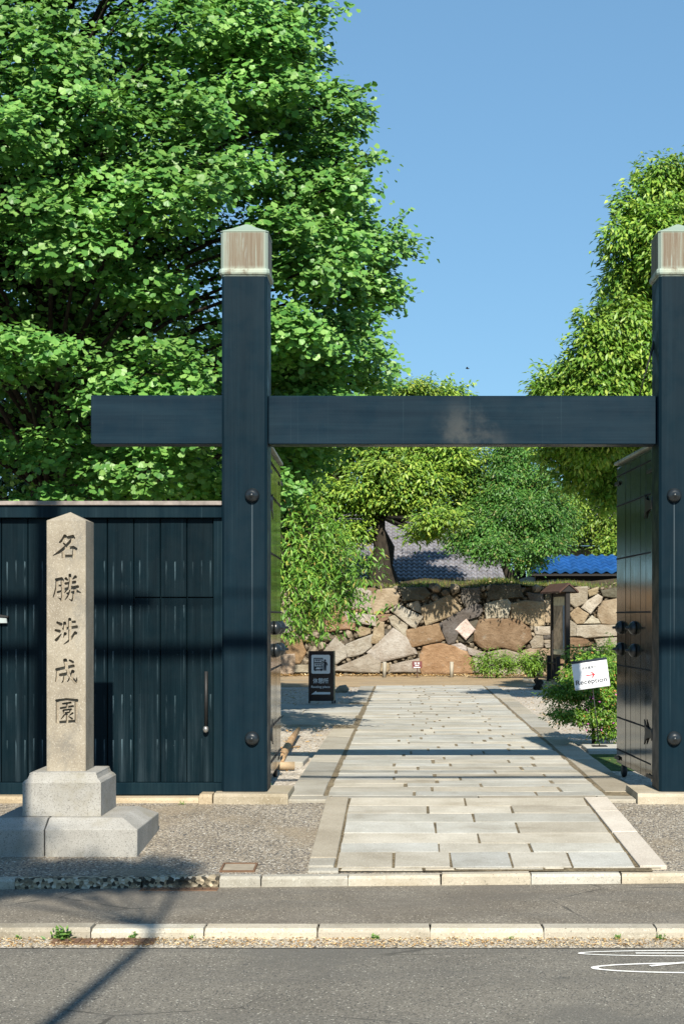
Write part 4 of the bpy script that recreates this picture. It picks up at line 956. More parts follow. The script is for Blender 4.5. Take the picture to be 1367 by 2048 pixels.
# ------------------------------------------------------------------ the big ginkgo behind the fence
gk = empty("ginkgo_tree", (-5.22, 22.0, 0), "huge ginkgo with fan shaped leaves rising behind the black fence", "tree")
AX, AY = -5.22, 22.0
zs = [2.8, 3.5, 4.25, 5.35, 6.65, 8.1, 10.2, 12.0, 13.6]; rs_ = [2.8, 3.4, 3.85, 4.3, 4.55, 4.25, 3.4, 2.2, 0.5]
L = []; paths = []
nb = 0
zv = 2.8
while zv < 13.3:
    rad = float(np.interp(zv, zs, rs_)); nring = max(4, int(2 * math.pi * rad / (1.30 if zv > 6.4 else 1.42)))
    for k in range(nring):
        az = 2 * math.pi * (k + rnd.uniform(-.35, .35)) / nring
        ca, sa = math.cos(az), math.sin(az)
        if sa > 0.55 and rnd.random() < 0.7: continue                # the far side needs fewer boughs
        side_ = ca > 0.5                                            # the flank seen against the sky stays full
        rr_ = rad * (rnd.uniform(0.86, 1.06) if side_ else rnd.uniform(0.80, 1.04) if zv > 6.4 else rnd.uniform(0.66, 1.04))
        c = (AX + rr_ * ca, AY + rr_ * sa, zv + rnd.uniform(-.45, .45))
        if zv < 6.4 and sa < 0.2 and not side_ and rnd.random() < (0.40 if zv < 4.6 else 0.22): continue
        sz_ = rnd.uniform(0.60, 1.05)
        ns = int(36 * sz_ / 0.7)
        if sa > 0.3: ns = ns // 2
        L.append(clumps(c, (0.92 * sz_, 0.92 * sz_, 0.38 * sz_), ns, 28, 0.115, shell=0.45, flat=0.5, wN=(0.5, 0.55, 0.75, 0.50), droop=0.75))
        # bough carrying this cluster
        root = Vector((AX, AY, max(2.2, zv - 1.5))); cv = Vector(c)
        m1 = root.lerp(cv, 0.5) + Vector((0, 0, 0.25)); tipv = cv + Vector((ca, sa, -0.2)) * 0.55 * sz_
        paths.append(([root, m1, cv, tipv], [0.05, 0.03, 0.014, 0.003])); nb += 1
        # long shoots that break the outline
        for q in range(3):
            d_ = Vector((ca + rnd.uniform(-.7, .7), sa + rnd.uniform(-.7, .7), rnd.uniform(-.15, .45))).normalized(); L_ = rnd.uniform(.55, 1.05) * sz_
            p1 = cv + d_ * L_
            paths.append(([cv, cv + d_ * L_ * .5 + Vector((0, 0, .03)), p1], [0.009, 0.006, 0.003]))
            for w_ in np.linspace(0.35, 1.0, 6):
                pp = cv + d_ * L_ * float(w_)
                P_ = np.array(pp) + nrng.normal(size=(5, 3)) * 0.045
                L.append((P_, 0.6 * np.array([0, 0, 1.]) + 0.5 * TOSUN + 0.8 * unit(5), unit(5) + np.array(d_) * .5 + np.array([0, 0, -.3])))
    zv += 0.70
inner = clumps((AX + 0.2, AY + 0.5, 7.6), (2.9, 2.1, 4.6), 1700, 26, 0.34, shell=0.15); L.append(inner)
P, N, T = join(L); S = 0.087 * (0.62 + 0.6 * nrng.random(len(P)))
ob("crown", leafmesh("crown", P, N, T, S, FAN, MAT['ginkgo']), gk); print("ginkgo", nb, len(P))
paths.append(([(AX, AY, -.05), (AX, AY, .6), (AX + .05, AY, 3), (AX, AY + .05, 7), (AX, AY, 12)], [.55, .42, .34, .2, .03]))
limbs("trunk", paths, MAT['bark'], gk, 6)

# ------------------------------------------------------------------ other trees
EV = dict(wN=(0.8, 0.7, 0.4, 0.55))
tree_from_lobes("camphor_tree", "tall glossy light green tree rising beside the right gate post", "tree",
 [(1350, 360, 26, 70, 50), (1290, 415, 25.6, 58, 52), (1262, 500, 25.3, 55, 55), (1335, 480, 25, 65, 65), (1300, 565, 25.6, 70, 45), (1385, 430, 26.5, 80, 110), (1400, 600, 26, 90, 110),
  (1225, 640, 24.6, 62, 48), (1188, 700, 24.5, 50, 50), (1262, 715, 24.5, 62, 55), (1305, 670, 25, 50, 60), (1100, 775, 24.6, 34, 20), (1150, 755, 24.6, 42, 32), (1205, 780, 24.3, 60, 40), (1290, 800, 24.6, 70, 55),
  (1112, 890, 26.4, 40, 34), (1150, 925, 26.6, 46, 42), (1200, 945, 26.8, 48, 46), (1185, 870, 26, 70, 50), (1245, 930, 26.8, 50, 60), (1340, 900, 27, 90, 90), (1215, 990, 26.7, 33, 28), (1330, 690, 26.5, 120, 200)],
 (6.2, 27.4, 0), 0.30, (5.4, 27.0, 4.2), MAT['camphor'], OVAL, 0.115, 120, 26, 0.10, flat=0.75, wN=(0.7, 0.6, 0.5, 0.6), droop=0.9, split=4)
tree_from_lobes("camphor_tree", "spreading yellow green tree with a thick dark trunk on the stone wall", "tree",
 [(765, 795, 45, 50, 30), (835, 788, 45, 60, 28), (905, 792, 46, 26, 20), (790, 850, 45, 90, 40), (890, 850, 45, 70, 40), (712, 905, 44, 45, 28), (800, 915, 43.6, 62, 32), (885, 910, 43.6, 56, 36), (755, 950, 43, 50, 26),
  (838, 955, 43, 62, 28), (930, 930, 44, 32, 40), (700, 990, 43, 48, 30), (765, 1012, 43, 46, 22), (830, 1000, 43, 52, 24), (885, 1036, 38.8, 46, 17), (850, 1062, 39.6, 36, 13), (690, 1062, 43, 44, 25), (632, 1000, 43.4, 44, 44), (640, 930, 44.4, 60, 44), (925, 990, 44, 40, 40), (640, 1080, 43.6, 40, 30)],
 W(768, 1176, 43.2), 0.30, W(765, 1035, 43.2), MAT['lime'], OVAL, 0.15, 85, 24, 0.15, flat=0.5, wN=(0.6, 0.8, 0.5, 0.5), droop=0.7, split=4,
 trunk_pts=[(W(768, 1182, 43.2), .56), (W(766, 1165, 43.2), .47), (W(762, 1130, 43.2), .36), (W(768, 1095, 43.2), .31), (W(756, 1060, 43.2), .20), (W(760, 1010, 43.4), .15)])
tree_from_lobes("holly_tree", "dense small leaved dark green tree leaning on the stone wall", "tree",
 [(960, 965, 44, 42, 36), (1020, 935, 44, 50, 32), (1078, 965, 44, 42, 34), (1000, 1005, 43.5, 52, 32), (1060, 1022, 43, 52, 32), (942, 1042, 43.5, 42, 34), (1010, 1060, 43, 56, 28), (1088, 1072, 43.5, 42, 28), (980, 1098, 39.9, 46, 19), (1052, 1108, 40.0, 46, 20), (1118, 1032, 44, 28, 30), (922, 1082, 43.5, 32, 18), (1090, 1085, 39.3, 30, 16), (1020, 900, 44.5, 40, 24)],
 W(1028, 1180, 43.1), 0.16, W(1030, 1090, 43.1), MAT['olive'], OVAL, 0.10, 120, 34, 0.15, flat=0.65, wN=(0.8, 0.7, 0.4, 0.6), split=4,
 trunk_pts=[(W(1030, 1185, 43.1), .24), (W(1026, 1165, 43.1), .20), (W(1010, 1130, 43.1), .14), (W(1022, 1080, 43.2), .10)])
tree_from_lobes("maple_tree", "pale yellow green tree over the blue tiled roof", "tree",
 [(1150, 1035, 52, 36, 24), (1190, 1060, 52, 42, 26), (1212, 1100, 51.5, 28, 22), (1150, 1000, 52.5, 40, 26), (1215, 1020, 52, 40, 30), (1240, 1070, 52, 40, 40), (1135, 1070, 52, 24, 14)],
 W(1262, 1180, 52.2), 0.16, W(1235, 1090, 52.2), MAT['lime'], OVAL, 0.15, 60, 22, 0.17, flat=0.5, split=3)
tree_from_lobes("background_tree", "loose yellowish tree with bare twigs behind the tiled roof", "tree",
 [(1045, 900, 60, 40, 14), (1005, 925, 60, 22, 12), (1050, 985, 60, 60, 25), (890, 1010, 60, 60, 50), (1130, 1000, 60, 40, 25)],
 W(1040, 1190, 60), 0.22, W(1035, 980, 60), MAT['lime'], OVAL, 0.19, 22, 20, 0.30, flat=0.6)
# evergreens closing the view behind the ginkgo and the cherry
for lb_, lobes, bs in (("dark evergreen tree filling the gap behind the weeping cherry, hidden top added for door reflections", [(610, 865, 50, 90, 60), (715, 865, 50, 60, 45), (480, 870, 50, 110, 75), (370, 890, 50, 110, 85), (360, 1020, 50, 120, 90), (420, 790, 51, 110, 70), (560, 930, 50, 90, 60), (640, 960, 50, 70, 60), (480, 1000, 50, 110, 80), (600, 1040, 50, 80, 60), (540, 1120, 50, 110, 60), (640, 1110, 50, 40, 50)], W(540, 1185, 50.5)),  # unseen upper lobes added to give the doors a green reflection
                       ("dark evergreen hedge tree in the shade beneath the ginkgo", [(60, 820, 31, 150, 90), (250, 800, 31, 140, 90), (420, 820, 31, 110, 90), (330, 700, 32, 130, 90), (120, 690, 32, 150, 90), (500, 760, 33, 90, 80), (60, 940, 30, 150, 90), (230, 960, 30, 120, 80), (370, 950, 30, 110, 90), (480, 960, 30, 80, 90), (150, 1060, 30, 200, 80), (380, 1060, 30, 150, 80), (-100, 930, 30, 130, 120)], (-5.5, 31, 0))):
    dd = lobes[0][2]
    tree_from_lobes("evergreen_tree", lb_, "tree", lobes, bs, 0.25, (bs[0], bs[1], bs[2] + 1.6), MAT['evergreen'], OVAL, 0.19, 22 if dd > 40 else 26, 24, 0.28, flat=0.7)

# weeping cherry left of the path
ch = empty("weeping_cherry", (-2.75, 21.0, 0), "weeping cherry with hanging bright green leaves beside the path", "tree")
L = []; paths = []
tops = [(580, 985, 24, 18), (600, 1010, 23.8, 26), (640, 1050, 23.6, 30), (590, 1075, 23.4, 26), (655, 1095, 23.4, 34), (700, 1105, 23.4, 22), (620, 1140, 23.1, 38), (675, 1150, 23.3, 30), (590, 1165, 23, 30), (640, 1195, 22.9, 36), (690, 1200, 23.2, 18), (600, 1230, 22.8, 30), (575, 1120, 23.2, 20), (620, 1235, 23.0, 36), (565, 1040, 23.6, 20), (545, 1100, 24, 30), (540, 1200, 23.6, 30)]
for (px, py, d, k) in tops:
    d = d * 0.86; c0 = Vector(W(px, py, d))
    root = Vector((-2.7, 21.0, 3.2)); paths.append(([root, root.lerp(c0, .6) + Vector((0, 0, .25)), c0], [.05, .025, .008]))
    for s in range(k):
        st = c0 + Vector((rnd.gauss(0, .20), rnd.gauss(0, .28), rnd.gauss(0, .12)))
        ln = rnd.uniform(.24, .62) * (0.6 if py > 1180 else 1.0); dr = Vector((rnd.uniform(-.15, .4), rnd.uniform(-.3, .3), 0))
        m = int(ln / 0.022); tt = np.linspace(0, 1, m)
        base = np.array(st) + tt[:, None] * np.array(dr) * ln + np.stack([0 * tt, 0 * tt, 0.10 * tt - tt ** 1.6 * ln], 1)
        if s % 2 == 0: paths.append(([tuple(base[0]), tuple(base[m // 2]), tuple(base[-1])], [.005, .004, .002]))
        P_ = base + nrng.normal(size=(m, 3)) * 0.035
        L.append((P_, np.array([0, 0, .45]) + TOSUN * 0.5 + 0.75 * unit(m), np.array([0, 0, -1.0]) + 0.75 * unit(m)))
P, N, T = join(L)
low = (P[:, 2] < 1.24) & (P[:, 0] > -1.42)                       # the longest strands end above the standing sign
P, N, T = P[~low], N[~low], T[~low]
S = 0.105 * (0.65 + 0.6 * nrng.random(len(P)))
ob("crown", leafmesh("crown", P, N, T, S, SLIM, MAT['cherry']), ch); print("cherry", len(P))
paths.append(([(-2.75, 21.0, -.03), (-2.7, 21.0, 1), (-2.75, 21.05, 2.1), (-2.7, 21.0, 3.3)], [.17, .13, .12, .06]))
limbs("trunk", paths, MAT['bark'], ch)

# azalea by the white sign
tree_from_lobes("azalea_bush", "dense green bush with reddish tips behind the white tilted sign", "shrub",
 [(1143, 1350, 18.9, 20, 16), (1185, 1322, 19.1, 30, 18), (1210, 1345, 18.9, 34, 26), (1112, 1385, 18.7, 26, 18), (1160, 1380, 18.6, 40, 26), (1208, 1400, 18.6, 34, 24), (1128, 1425, 18.5, 32, 15), (1180, 1432, 18.5, 40, 17), (1225, 1440, 18.6, 26, 17), (1235, 1370, 19, 26, 40), (1165, 1364, 19.3, 32, 26), (1210, 1462, 18.6, 28, 12)],
 (2.35, 18.8, 0.0), 0.022, (2.33, 18.8, 0.33), MAT['azalea'], OVAL, 0.046, 620, 30, 0.045, flat=0.7, wN=(0.8, 0.7, 0.4, 0.6), fill=0.35)
fl = nrng.random((46, 3)) * np.array([.7, .5, .55]) + np.array([2.15, 18.15, .22])
ob("blossom", leafmesh("blossom", fl, np.tile([0, -1., .4], (46, 1)) + .5 * unit(46), unit(46), np.full(46, .035), OVAL, MAT['flower']), bpy.data.objects["azalea_bush"])
for lb_, lobes in (("rounded light green shrub at the foot of the wall by the big brown boulder", [(968, 1322, 39.6, 18, 14), (1000, 1318, 39.5, 20, 16), (985, 1332, 39.4, 26, 12), (1018, 1330, 39.6, 12, 12)]),
                   ("light green shrub at the foot of the wall beside the roofed notice board", [(1052, 1318, 39.6, 16, 18), (1075, 1325, 39.5, 18, 14), (1062, 1334, 39.5, 20, 11), (1080, 1318, 39.7, 9, 14)]),
                   ("tall green shrub behind the bush with the white sign", [(1165, 1308, 36.5, 30, 18), (1205, 1302, 36.5, 28, 20), (1185, 1325, 36.3, 42, 20), (1225, 1320, 36.5, 26, 22)])):
    c = W(sum(l[0] for l in lobes) / len(lobes), 1350, lobes[0][2])
    tree_from_lobes("shrub", lb_, "shrub", lobes, (c[0], c[1], 0.02), 0.03, (c[0], c[1], 0.2), MAT['shrub'], SLIM, 0.10, 110, 26, 0.10, flat=0.7, group=None)
# roof of leaves: small leafy sprig hanging by the big trunk, bank grass, ground litter
n = 5200
P = np.stack([nrng.uniform(-4, 7, n), 41.2 + nrng.random(n) ** 1.5 * 1.6, np.zeros(n)], 1)
P[:, 2] = [zbank(a, b) - 0.01 for a, b in P[:, :2]]
o = ob("bank_grass", leafmesh("bank_grass", P, np.tile([0, -1., .3], (n, 1)) + .6 * unit(n), np.tile([0, -.15, 1.], (n, 1)) + .5 * unit(n), 0.13 * (0.4 + 0.9 * nrng.random(n)), BLADE, MAT['grass'])); tag(o, "short grass and weeds along the top of the stone wall", "grass", kind="stuff")
def litter(name, label, n, xa, xb, ya, yb, z, size, mat='litter', bias=None):
    P = np.stack([nrng.uniform(xa, xb, n), nrng.uniform(ya, yb, n) if bias is None else ya + (yb - ya) * nrng.random(n) ** bias, np.zeros(n)], 1)
    P[:, 2] = [z(a, b) for a, b in P[:, :2]]; P[:, 2] += 0.004 + 0.008 * nrng.random(n)
    o = ob(name, leafmesh(name, P, np.tile([0, 0, 1.], (n, 1)) + .45 * unit(n), unit(n) * np.array([1, 1, .2]), size * (0.5 + nrng.random(n)), OVAL, MAT[mat])); return tag(o, label, "leaves", kind="stuff")
litter("leaf_litter", "dry brown leaf litter lying in the gutter along the kerb", 9000, -4.5, 4.5, 8.53, 8.77, lambda a, b: -0.276, 0.017)
litter("leaf_litter", "fallen orange leaves along the foot of the stone wall", 2600, -4, 8, 40.2, 40.98, lambda a, b: 0.03, 0.085, bias=0.4)
litter("leaf_litter", "fallen orange leaves on top of the bank", 900, -3, 7, 41.25, 42.6, lambda a, b: zbank(a, b), 0.11)
litter("leaf_litter", "brown dry leaves scattered on the pale gravel left of the path", 900, -2.6, -1.06, 15.5, 34, lambda a, b: 0.002, 0.05)
litter("leaf_litter", "brown dry leaves scattered on the gravel right of the path", 700, 2.12, 4.2, 16, 34, lambda a, b: 0.002, 0.05)
litter("leaf_litter", "few small dry leaves scattered over the paved inner path", 60, -0.9, 1.9, 13.5, 34, lambda a, b: 0.034, 0.022)
# weeds along the kerbs
def weed(x, y, z, h, nl, lab, wide=0.6):
    P = np.tile([0, 0, 0.0], (nl, 1)) + nrng.normal(size=(nl, 3)) * np.array([h * wide * .28, h * .18, 0]); P[:, 2] = np.abs(nrng.normal(size=nl)) * h * .35
    m = leafmesh("weed", P, np.tile([0, -.4, 1.], (nl, 1)) + .7 * unit(nl), np.stack([nrng.normal(size=nl), nrng.normal(size=nl) * .6, .6 + nrng.random(nl)], 1), h * .55 * (.5 + .8 * nrng.random(nl)), OVAL, MAT['weed'])
    o = ob("weed", m, None, Matrix.Translation((x, y, z))); return tag(o, lab, "weed", "weeds along the kerbs")
for px, d, h, nl, lab in ((125, 8.72, .075, 110, "leafy weed tuft in the gutter, largest of those along the road kerb"), (38, 8.74, .03, 24, "flat little weed in the gutter left of the large weed tuft"), (265, 8.74, .05, 20, "thin weed growing at the end of the gutter drain plate"), (385, 8.74, .035, 10, "tiny upright weed in a joint of the road kerb right of the drain plate"),
                          (750, 8.74, .035, 34, "low reddish weed at the road kerb below the paved path"), (1022, 8.74, .025, 18, "low weed at the road kerb left of the bicycle symbol"), (1235, 8.74, .03, 40, "weed patch at the road kerb above the bicycle symbol"), (1320, 8.74, .035, 40, "weed patch at the road kerb at the far end of the bicycle symbol")):
    weed(toX(px, d), d, -0.274, h, nl + 8, lab, 1.1)
weed(-1.30, 13.9, 0.0, .06, 140, "patch of low green weeds in the gravel inside the left door", 1.5)
weed(toX(365, 12.84), 12.83, zf(12.83) - .02, .03, 30, "low weeds at the foot of the sill below the wicket door", 2.0)

# ------------------------------------------------------------------ houses on the bank
def tilemesh(name, w, l, mat, amp, th):
    n = 8; V = []; Fc = []
    for j, (yy, dz) in enumerate(((0, -th), (0, 0.0), (l, 0.0))):
        for i in range(n + 1):
            u = i / n; h = amp * (math.sin(2 * math.pi * u - 0.6) * 0.5 + 0.5)
            V.append((u * w - w / 2, yy, h + dz + (th if j == 1 else 0)))
    for j in range(2):
        for i in range(n): a = j * (n + 1) + i; Fc.append((a, a + 1, a + n + 2, a + n + 1))
    return me(name, V, Fc, mat, False)
def roof(par, name, x0, x1, ye, ze, yr, zr, tw, tl, mat, indiv, amp=0.035, th=0.03, first=0):
    """tiled slope from eave (ye,ze) up to ridge (yr,zr)"""
    Ls = math.hypot(yr - ye, zr - ze); ang = math.atan2(zr - ze, yr - ye)
    dx = -0.06
    rf = box(name, x0, x1, ye + .05, yr, ze - .12, ze - .06, MAT['darkwood'], par)
    V = [(x0, ye + .03, ze - .05), (x1, ye + .03, ze - .05), (x1, yr, zr - .05), (x0, yr, zr - .05)]
    rf2 = ob("roof_deck", me("roof_deck", V, [(0, 1, 2, 3)], MAT['darkwood']), rf)
    tm = tilemesh("roof_tile", tw, tl * 1.08, mat, amp, th); rot = Matrix.Rotation(ang, 4, 'X')
    cells = []
    nc, nr = int((x1 - x0) / tw), int(Ls / tl)
    for r in range(nr):
        for c_ in range(nc):
            s = r * tl; cells.append((r, x0 + (c_ + .5) * tw, ye + s * math.cos(ang), ze + s * math.sin(ang)))
    vis = [c_ for c_ in cells if c_[1] > first][:indiv]; vs2 = set(vis)
    for c_ in vis:
        ob("roof_tile", tm, rf, Matrix.Translation((c_[1], c_[2], c_[3] + rnd.uniform(0, .006))) @ rot @ Matrix.Rotation(rnd.uniform(-.012, .012), 4, 'Z'))
    rest = [c_ for c_ in cells if c_ not in vs2]
    if rest:
        bmv = np.array([v.co[:] for v in tm.vertices]); fcs = [tuple(p.vertices) for p in tm.polygons]; R3 = np.array(rot.to_3x3())
        V, Fc = [], []
        for c_ in rest:
            b0 = len(V); V += [tuple(v) for v in bmv @ R3.T + np.array(c_[1:])]; Fc += [tuple(b0 + i for i in f) for f in fcs]
        ob("roof_tiles", me("roof_tiles", V, Fc, mat), rf)["kind"] = "stuff"
    return rf
h1 = empty("tiled_house", (0, 54, 2.6), "low house with a grey pantile roof behind the thick trunked tree", "building")
box("wall", -4.8, 3.0, 51.0, 58, 2.0, 2.78, MAT['plaster'], h1)
roof(h1, "roof", -5.2, 3.45, 50.3, 2.86, 54.8, 5.25, 0.18, 0.28, MAT['tile'], 296, 0.06, 0.055, first=-2.6)
box("ridge", -5.2, 3.5, 54.72, 54.98, 5.22, 5.50, MAT['tile'], h1, 0.03)
box("eave_fascia", 3.10, 3.50, 50.22, 50.36, 2.72, 2.84, m_flat("eave_brown", (.22, .10, .06), .7, .3), h1, 0.02)
h2 = empty("tiled_house", (5.8, 52, 2.6), "house with a blue tiled lower roof behind the notice board", "building")
box("wall", 4.2, 8.2, 48.9, 58, 2.0, 3.02, MAT['darkwood'], h2)
roof(h2, "lower_roof", 4.0, 8.3, 48.2, 3.06, 49.6, 3.70, 0.33, 0.26, MAT['bluetile'], 80, 0.08, 0.06, first=0)
box("upper_wall", 4.8, 9.1, 53.75, 60, 3.03, 4.15, MAT['plaster'], h2)
roof(h2, "upper_roof", 4.6, 9.3, 53.2, 4.2, 57.2, 6.1, 0.24, 0.28, MAT['tile'], 60, 0.06, 0.05, first=4.7)

# ------------------------------------------------------------------ signs
SY = 27.7
rs1 = empty("direction_sign", (-1.62, SY, 0.0), "dark maroon standing sign with vending machine symbol and left arrow", "sign")
SX0, SX1 = toX(616.5, SY), toX(666.5, SY); SCX = (SX0 + SX1) / 2
zt_, zb_ = CAMZ - (1302 - VY) * SY / F, CAMZ - (1402 - VY) * SY / F
box("panel", SX0 + .002, SX1 - .002, SY + .002, SY + .05, zb_, zt_, MAT['signbrown'], rs1, 0.004)
box("edge_strip", SX1 - .001, SX1 + .028, SY + .004, SY + .075, zb_ + .01, zt_ + .004, MAT['signframe'], rs1, 0.003)
for lx in (SX0 + .015, SX1 - .02):
    box("leg", lx - .014, lx + .014, SY + .006, SY + .034, 0.014, zb_ - .0005, MAT['darkwood'], rs1, 0.002)
box("leg", SX1 + .004, SX1 + .03, SY + .08, SY + .3, 0.014, 0.06, MAT['darkwood'], rs1, 0.002)
zz0 = lambda zy: CAMZ - (1290 + zy * .06584 - VY) * SY / F
xx0 = lambda zx: toX(600 + zx * .06584, SY)
def rrect(x0, x1, z0, z1, r, n=5):
    pts = []
    for cx, cz, a0 in ((x1 - r, z0 + r, -90), (x1 - r, z1 - r, 0), (x0 + r, z1 - r, 90), (x0 + r, z0 + r, 180)):
        for k in range(n + 1): a = R(a0 + 90 * k / n); pts.append((cx + r * math.cos(a), cz + r * math.sin(a)))
    return pts
def decal(name, pts, mat, par, y, off):
    V = [(x, y - off, z) for x, z in pts]; m = me(name, V, [tuple(range(len(V)))], mat)
    bm = bmesh.new(); bm.from_mesh(m); bmesh.ops.triangulate(bm, faces=bm.faces[:]); 
    for f in bm.faces:
        if f.normal.y > 0: f.normal_flip()
    bm.to_mesh(m); bm.free(); return ob(name, m, par)
pic = decal("pictogram", rrect(xx0(340), xx0(905), zz0(870), zz0(298), .028), MAT['print'], rs1, SY, .001)
RX = lambda a, b, c_, d, m, o=.003, r=.006: decal("symbol", rrect(xx0(a), xx0(c_), zz0(d), zz0(b), r), MAT[m], pic, SY, o)
RX(410, 390, 692, 775, 'ink', .002, .012); RX(432, 420, 665, 520, 'print'); RX(432, 560, 665, 648, 'print'); RX(452, 438, 648, 503, 'ink', .004, .002); RX(452, 578, 648, 632, 'ink', .004, .002)
for bx_ in (488, 545, 602):
    for by_ in (460, 590):
        decal("symbol", [(xx0(bx_ - 20), zz0(by_ + 44)), (xx0(bx_ + 20), zz0(by_ + 44)), (xx0(bx_ + 12), zz0(by_ + 12)), (xx0(bx_), zz0(by_ - 8)), (xx0(bx_ - 12), zz0(by_ + 12))], MAT['print'], pic, SY, .005)
decal("symbol", [(xx0(460), zz0(735)), (xx0(500), zz0(680)), (xx0(605), zz0(680)), (xx0(605), zz0(735))], MAT['print'], pic, SY, .003)
RX(622, 680, 662, 718, 'print', .003, .004); RX(440, 772, 480, 790, 'ink', .0025, .002); RX(620, 772, 660, 790, 'ink', .0025, .002)
hd = [(xx0(755) + .0195 * math.cos(a * .5236), zz0(468) + .0195 * math.sin(a * .5236)) for a in range(12)]
decal("symbol", [(xx0(600), zz0(520)), (xx0(720), zz0(545)), (xx0(720), zz0(480)), (xx0(620), zz0(470))], MAT['print'], pic, SY, .0055)
decal("symbol", hd, MAT['ink'], pic, SY, .0065)
decal("symbol", [(xx0(718), zz0(780)), (xx0(750), zz0(780)), (xx0(753), zz0(650)), (xx0(757), zz0(650)), (xx0(762), zz0(780)), (xx0(792), zz0(780)), (xx0(795), zz0(570)), (xx0(815), zz0(625)), (xx0(840), zz0(615)), (xx0(805), zz0(520)), (xx0(770), zz0(505)), (xx0(640), zz0(488)), (xx0(636), zz0(510)), (xx0(722), zz0(545)), (xx0(716), zz0(640))], MAT['ink'], pic, SY, .006)
text("lettering", "休憩所", xx0(860) - xx0(385), MAT['print'], rs1, ((xx0(622)), SY, zz0(1085)), height=zz0(1005) - zz0(1170), bold=.012)
text("lettering", "Resting place", xx0(905) - xx0(340), MAT['print'], rs1, ((xx0(622)), SY, zz0(1280)), height=zz0(1238) - zz0(1330), bold=.01)
decal("arrow", [(xx0(335), zz0(1500)), (xx0(490), zz0(1390)), (xx0(490), zz0(1430)), (xx0(915), zz0(1430)), (xx0(915), zz0(1500))], MAT['print'], rs1, SY, .0015)

# white tilted sign
RY = 18.05
q1 = lambda zx, zy: W(1120 + zx * .08778, 1290 + zy * .08778, RY)
rc = empty("reception_sign", (2.33, RY, 0.05), "white tilted sign with red arrow on a thin pole", "sign")
tl_ = math.atan2(-(360 - 470), 1035 - 250)                    # tilt of the board
bc = Vector(q1(688, 668)); bw, bh = .425, .305
Bm = Matrix.Translation((bc.x, RY, bc.z)) @ Matrix.Rotation(-tl_, 4, 'Y')
def rb(name, x0, x1, y0, y1, z0, z1, mat): return ob(name, boxmesh(name, x0, x1, y0, y1, z0, z1, mat, .0015), rc, Bm)
rb("board", -bw / 2, bw / 2, 0, .012, -bh / 2, bh / 2, MAT['signwhite'])
rb("top_clip", -bw / 2 - .004, bw / 2 + .004, -.006, .018, bh / 2 + .0005, bh / 2 + .026, MAT['ink'])
rb("bottom_clip", -bw / 2, bw / 2, -.004, .018, -bh / 2 - .016, -bh / 2 - .0005, MAT['greyprint'])
tube("pole", [q1(735, 1000)[:1] + (RY + .02, q1(735, 985)[2]), (toX(1198, RY), RY + .02, 0.055)], .006, MAT['ironrough'], rc, 8)
box("foot_plate", toX(1198, RY) - .09, toX(1198, RY) + .09, RY - .06, RY + .10, .0505, .056, MAT['ironrough'], rc, .002)
def rloc(zx, zy, dy=0.0): v = q1(zx, zy); return (v[0], RY + dy, v[2])
text("lettering", "渉成園受付", .26 * bw / .425 * .70, MAT['ink'], rc, rloc(648, 515), 0, -tl_, depth=.002, bold=.01)
text("lettering", "Reception", .375, MAT['ink'], rc, rloc(702, 835), 0, -tl_, height=.074, depth=.003, bold=.012)
def dec2(name, pts, mat, off):
    V = [(x, -off, z) for x, z in pts]; m = me(name, V, [tuple(range(len(V)))], mat); return m
ac = Bm @ Matrix.Translation((0, 0, 0))
arr = [(-.055, -.006), (.030, -.006), (.004, -.034), (.022, -.034), (.055, 0), (.022, .034), (.004, .034), (.030, .006), (-.055, .006)]
am = me("arrow", [(x, -.004, z) for x, z in arr], [(0, 1, 7, 8), (1, 2, 3, 4), (1, 4, 7), (7, 4, 5, 6)], MAT['red'])
ob("arrow", am, rc, Matrix.Translation(rloc(682, 682)) @ Matrix.Rotation(-tl_, 4, 'Y'))
V = []; Fc = []
for k in range(36):
    a = 2 * math.pi * k / 36; V += [(.066 * math.cos(a), -.003, .066 * math.sin(a)), (.0635 * math.cos(a), -.003, .0635 * math.sin(a))]
for k in range(36): Fc.append((2 * k, 2 * ((k + 1) % 36), 2 * ((k + 1) % 36) + 1, 2 * k + 1))
ob("circle", me("circle", V, Fc, MAT['greyprint']), rc, Matrix.Translation(rloc(682, 682)) @ Matrix.Rotation(-tl_, 4, 'Y'))

# small maroon sign at the wall
GY = 39.7
gs = empty("route_sign", (toX(833.5, GY), GY, 0.02), "small maroon sign with white marks on a short post", "sign")
gx = lambda zx: toX(800 + zx * .0512, GY); gz = lambda zy: CAMZ - (1300 + zy * .0512 - VY) * GY / F
box("panel", gx(460), gx(845), GY, GY + .02, gz(715), gz(440), MAT['maroon'], gs, .003)
box("post", gx(645), gx(685), GY + .021, GY + .045, 0.01, gz(500), MAT['brownwood'], gs, .003)
for a, b, c_, d in ((545, 482, 635, 502), (550, 512, 632, 530), (545, 542, 635, 562), (582, 484, 600, 562), (665, 482, 755, 500), (668, 514, 752, 532), (665, 544, 755, 562), (700, 482, 718, 562), (578, 592, 640, 622), (650, 596, 725, 622), (515, 662, 775, 692)):
    decal("print_mark", rrect(gx(a), gx(c_), gz(d), gz(b), .004), MAT['print'], gs, GY, .002)
for px in (768, 902):
    o = tag(tube("stake", [(toX(px, 40.0), 40.0, 0.0), (toX(px, 40.0) + .01, 40.0, .42)], .05, MAT['border'], None, 6), "short weathered stake at the foot of the wall " + ("before the small round stone" if px < 800 else "before the big brown boulder"), "stake", "stakes along the wall")

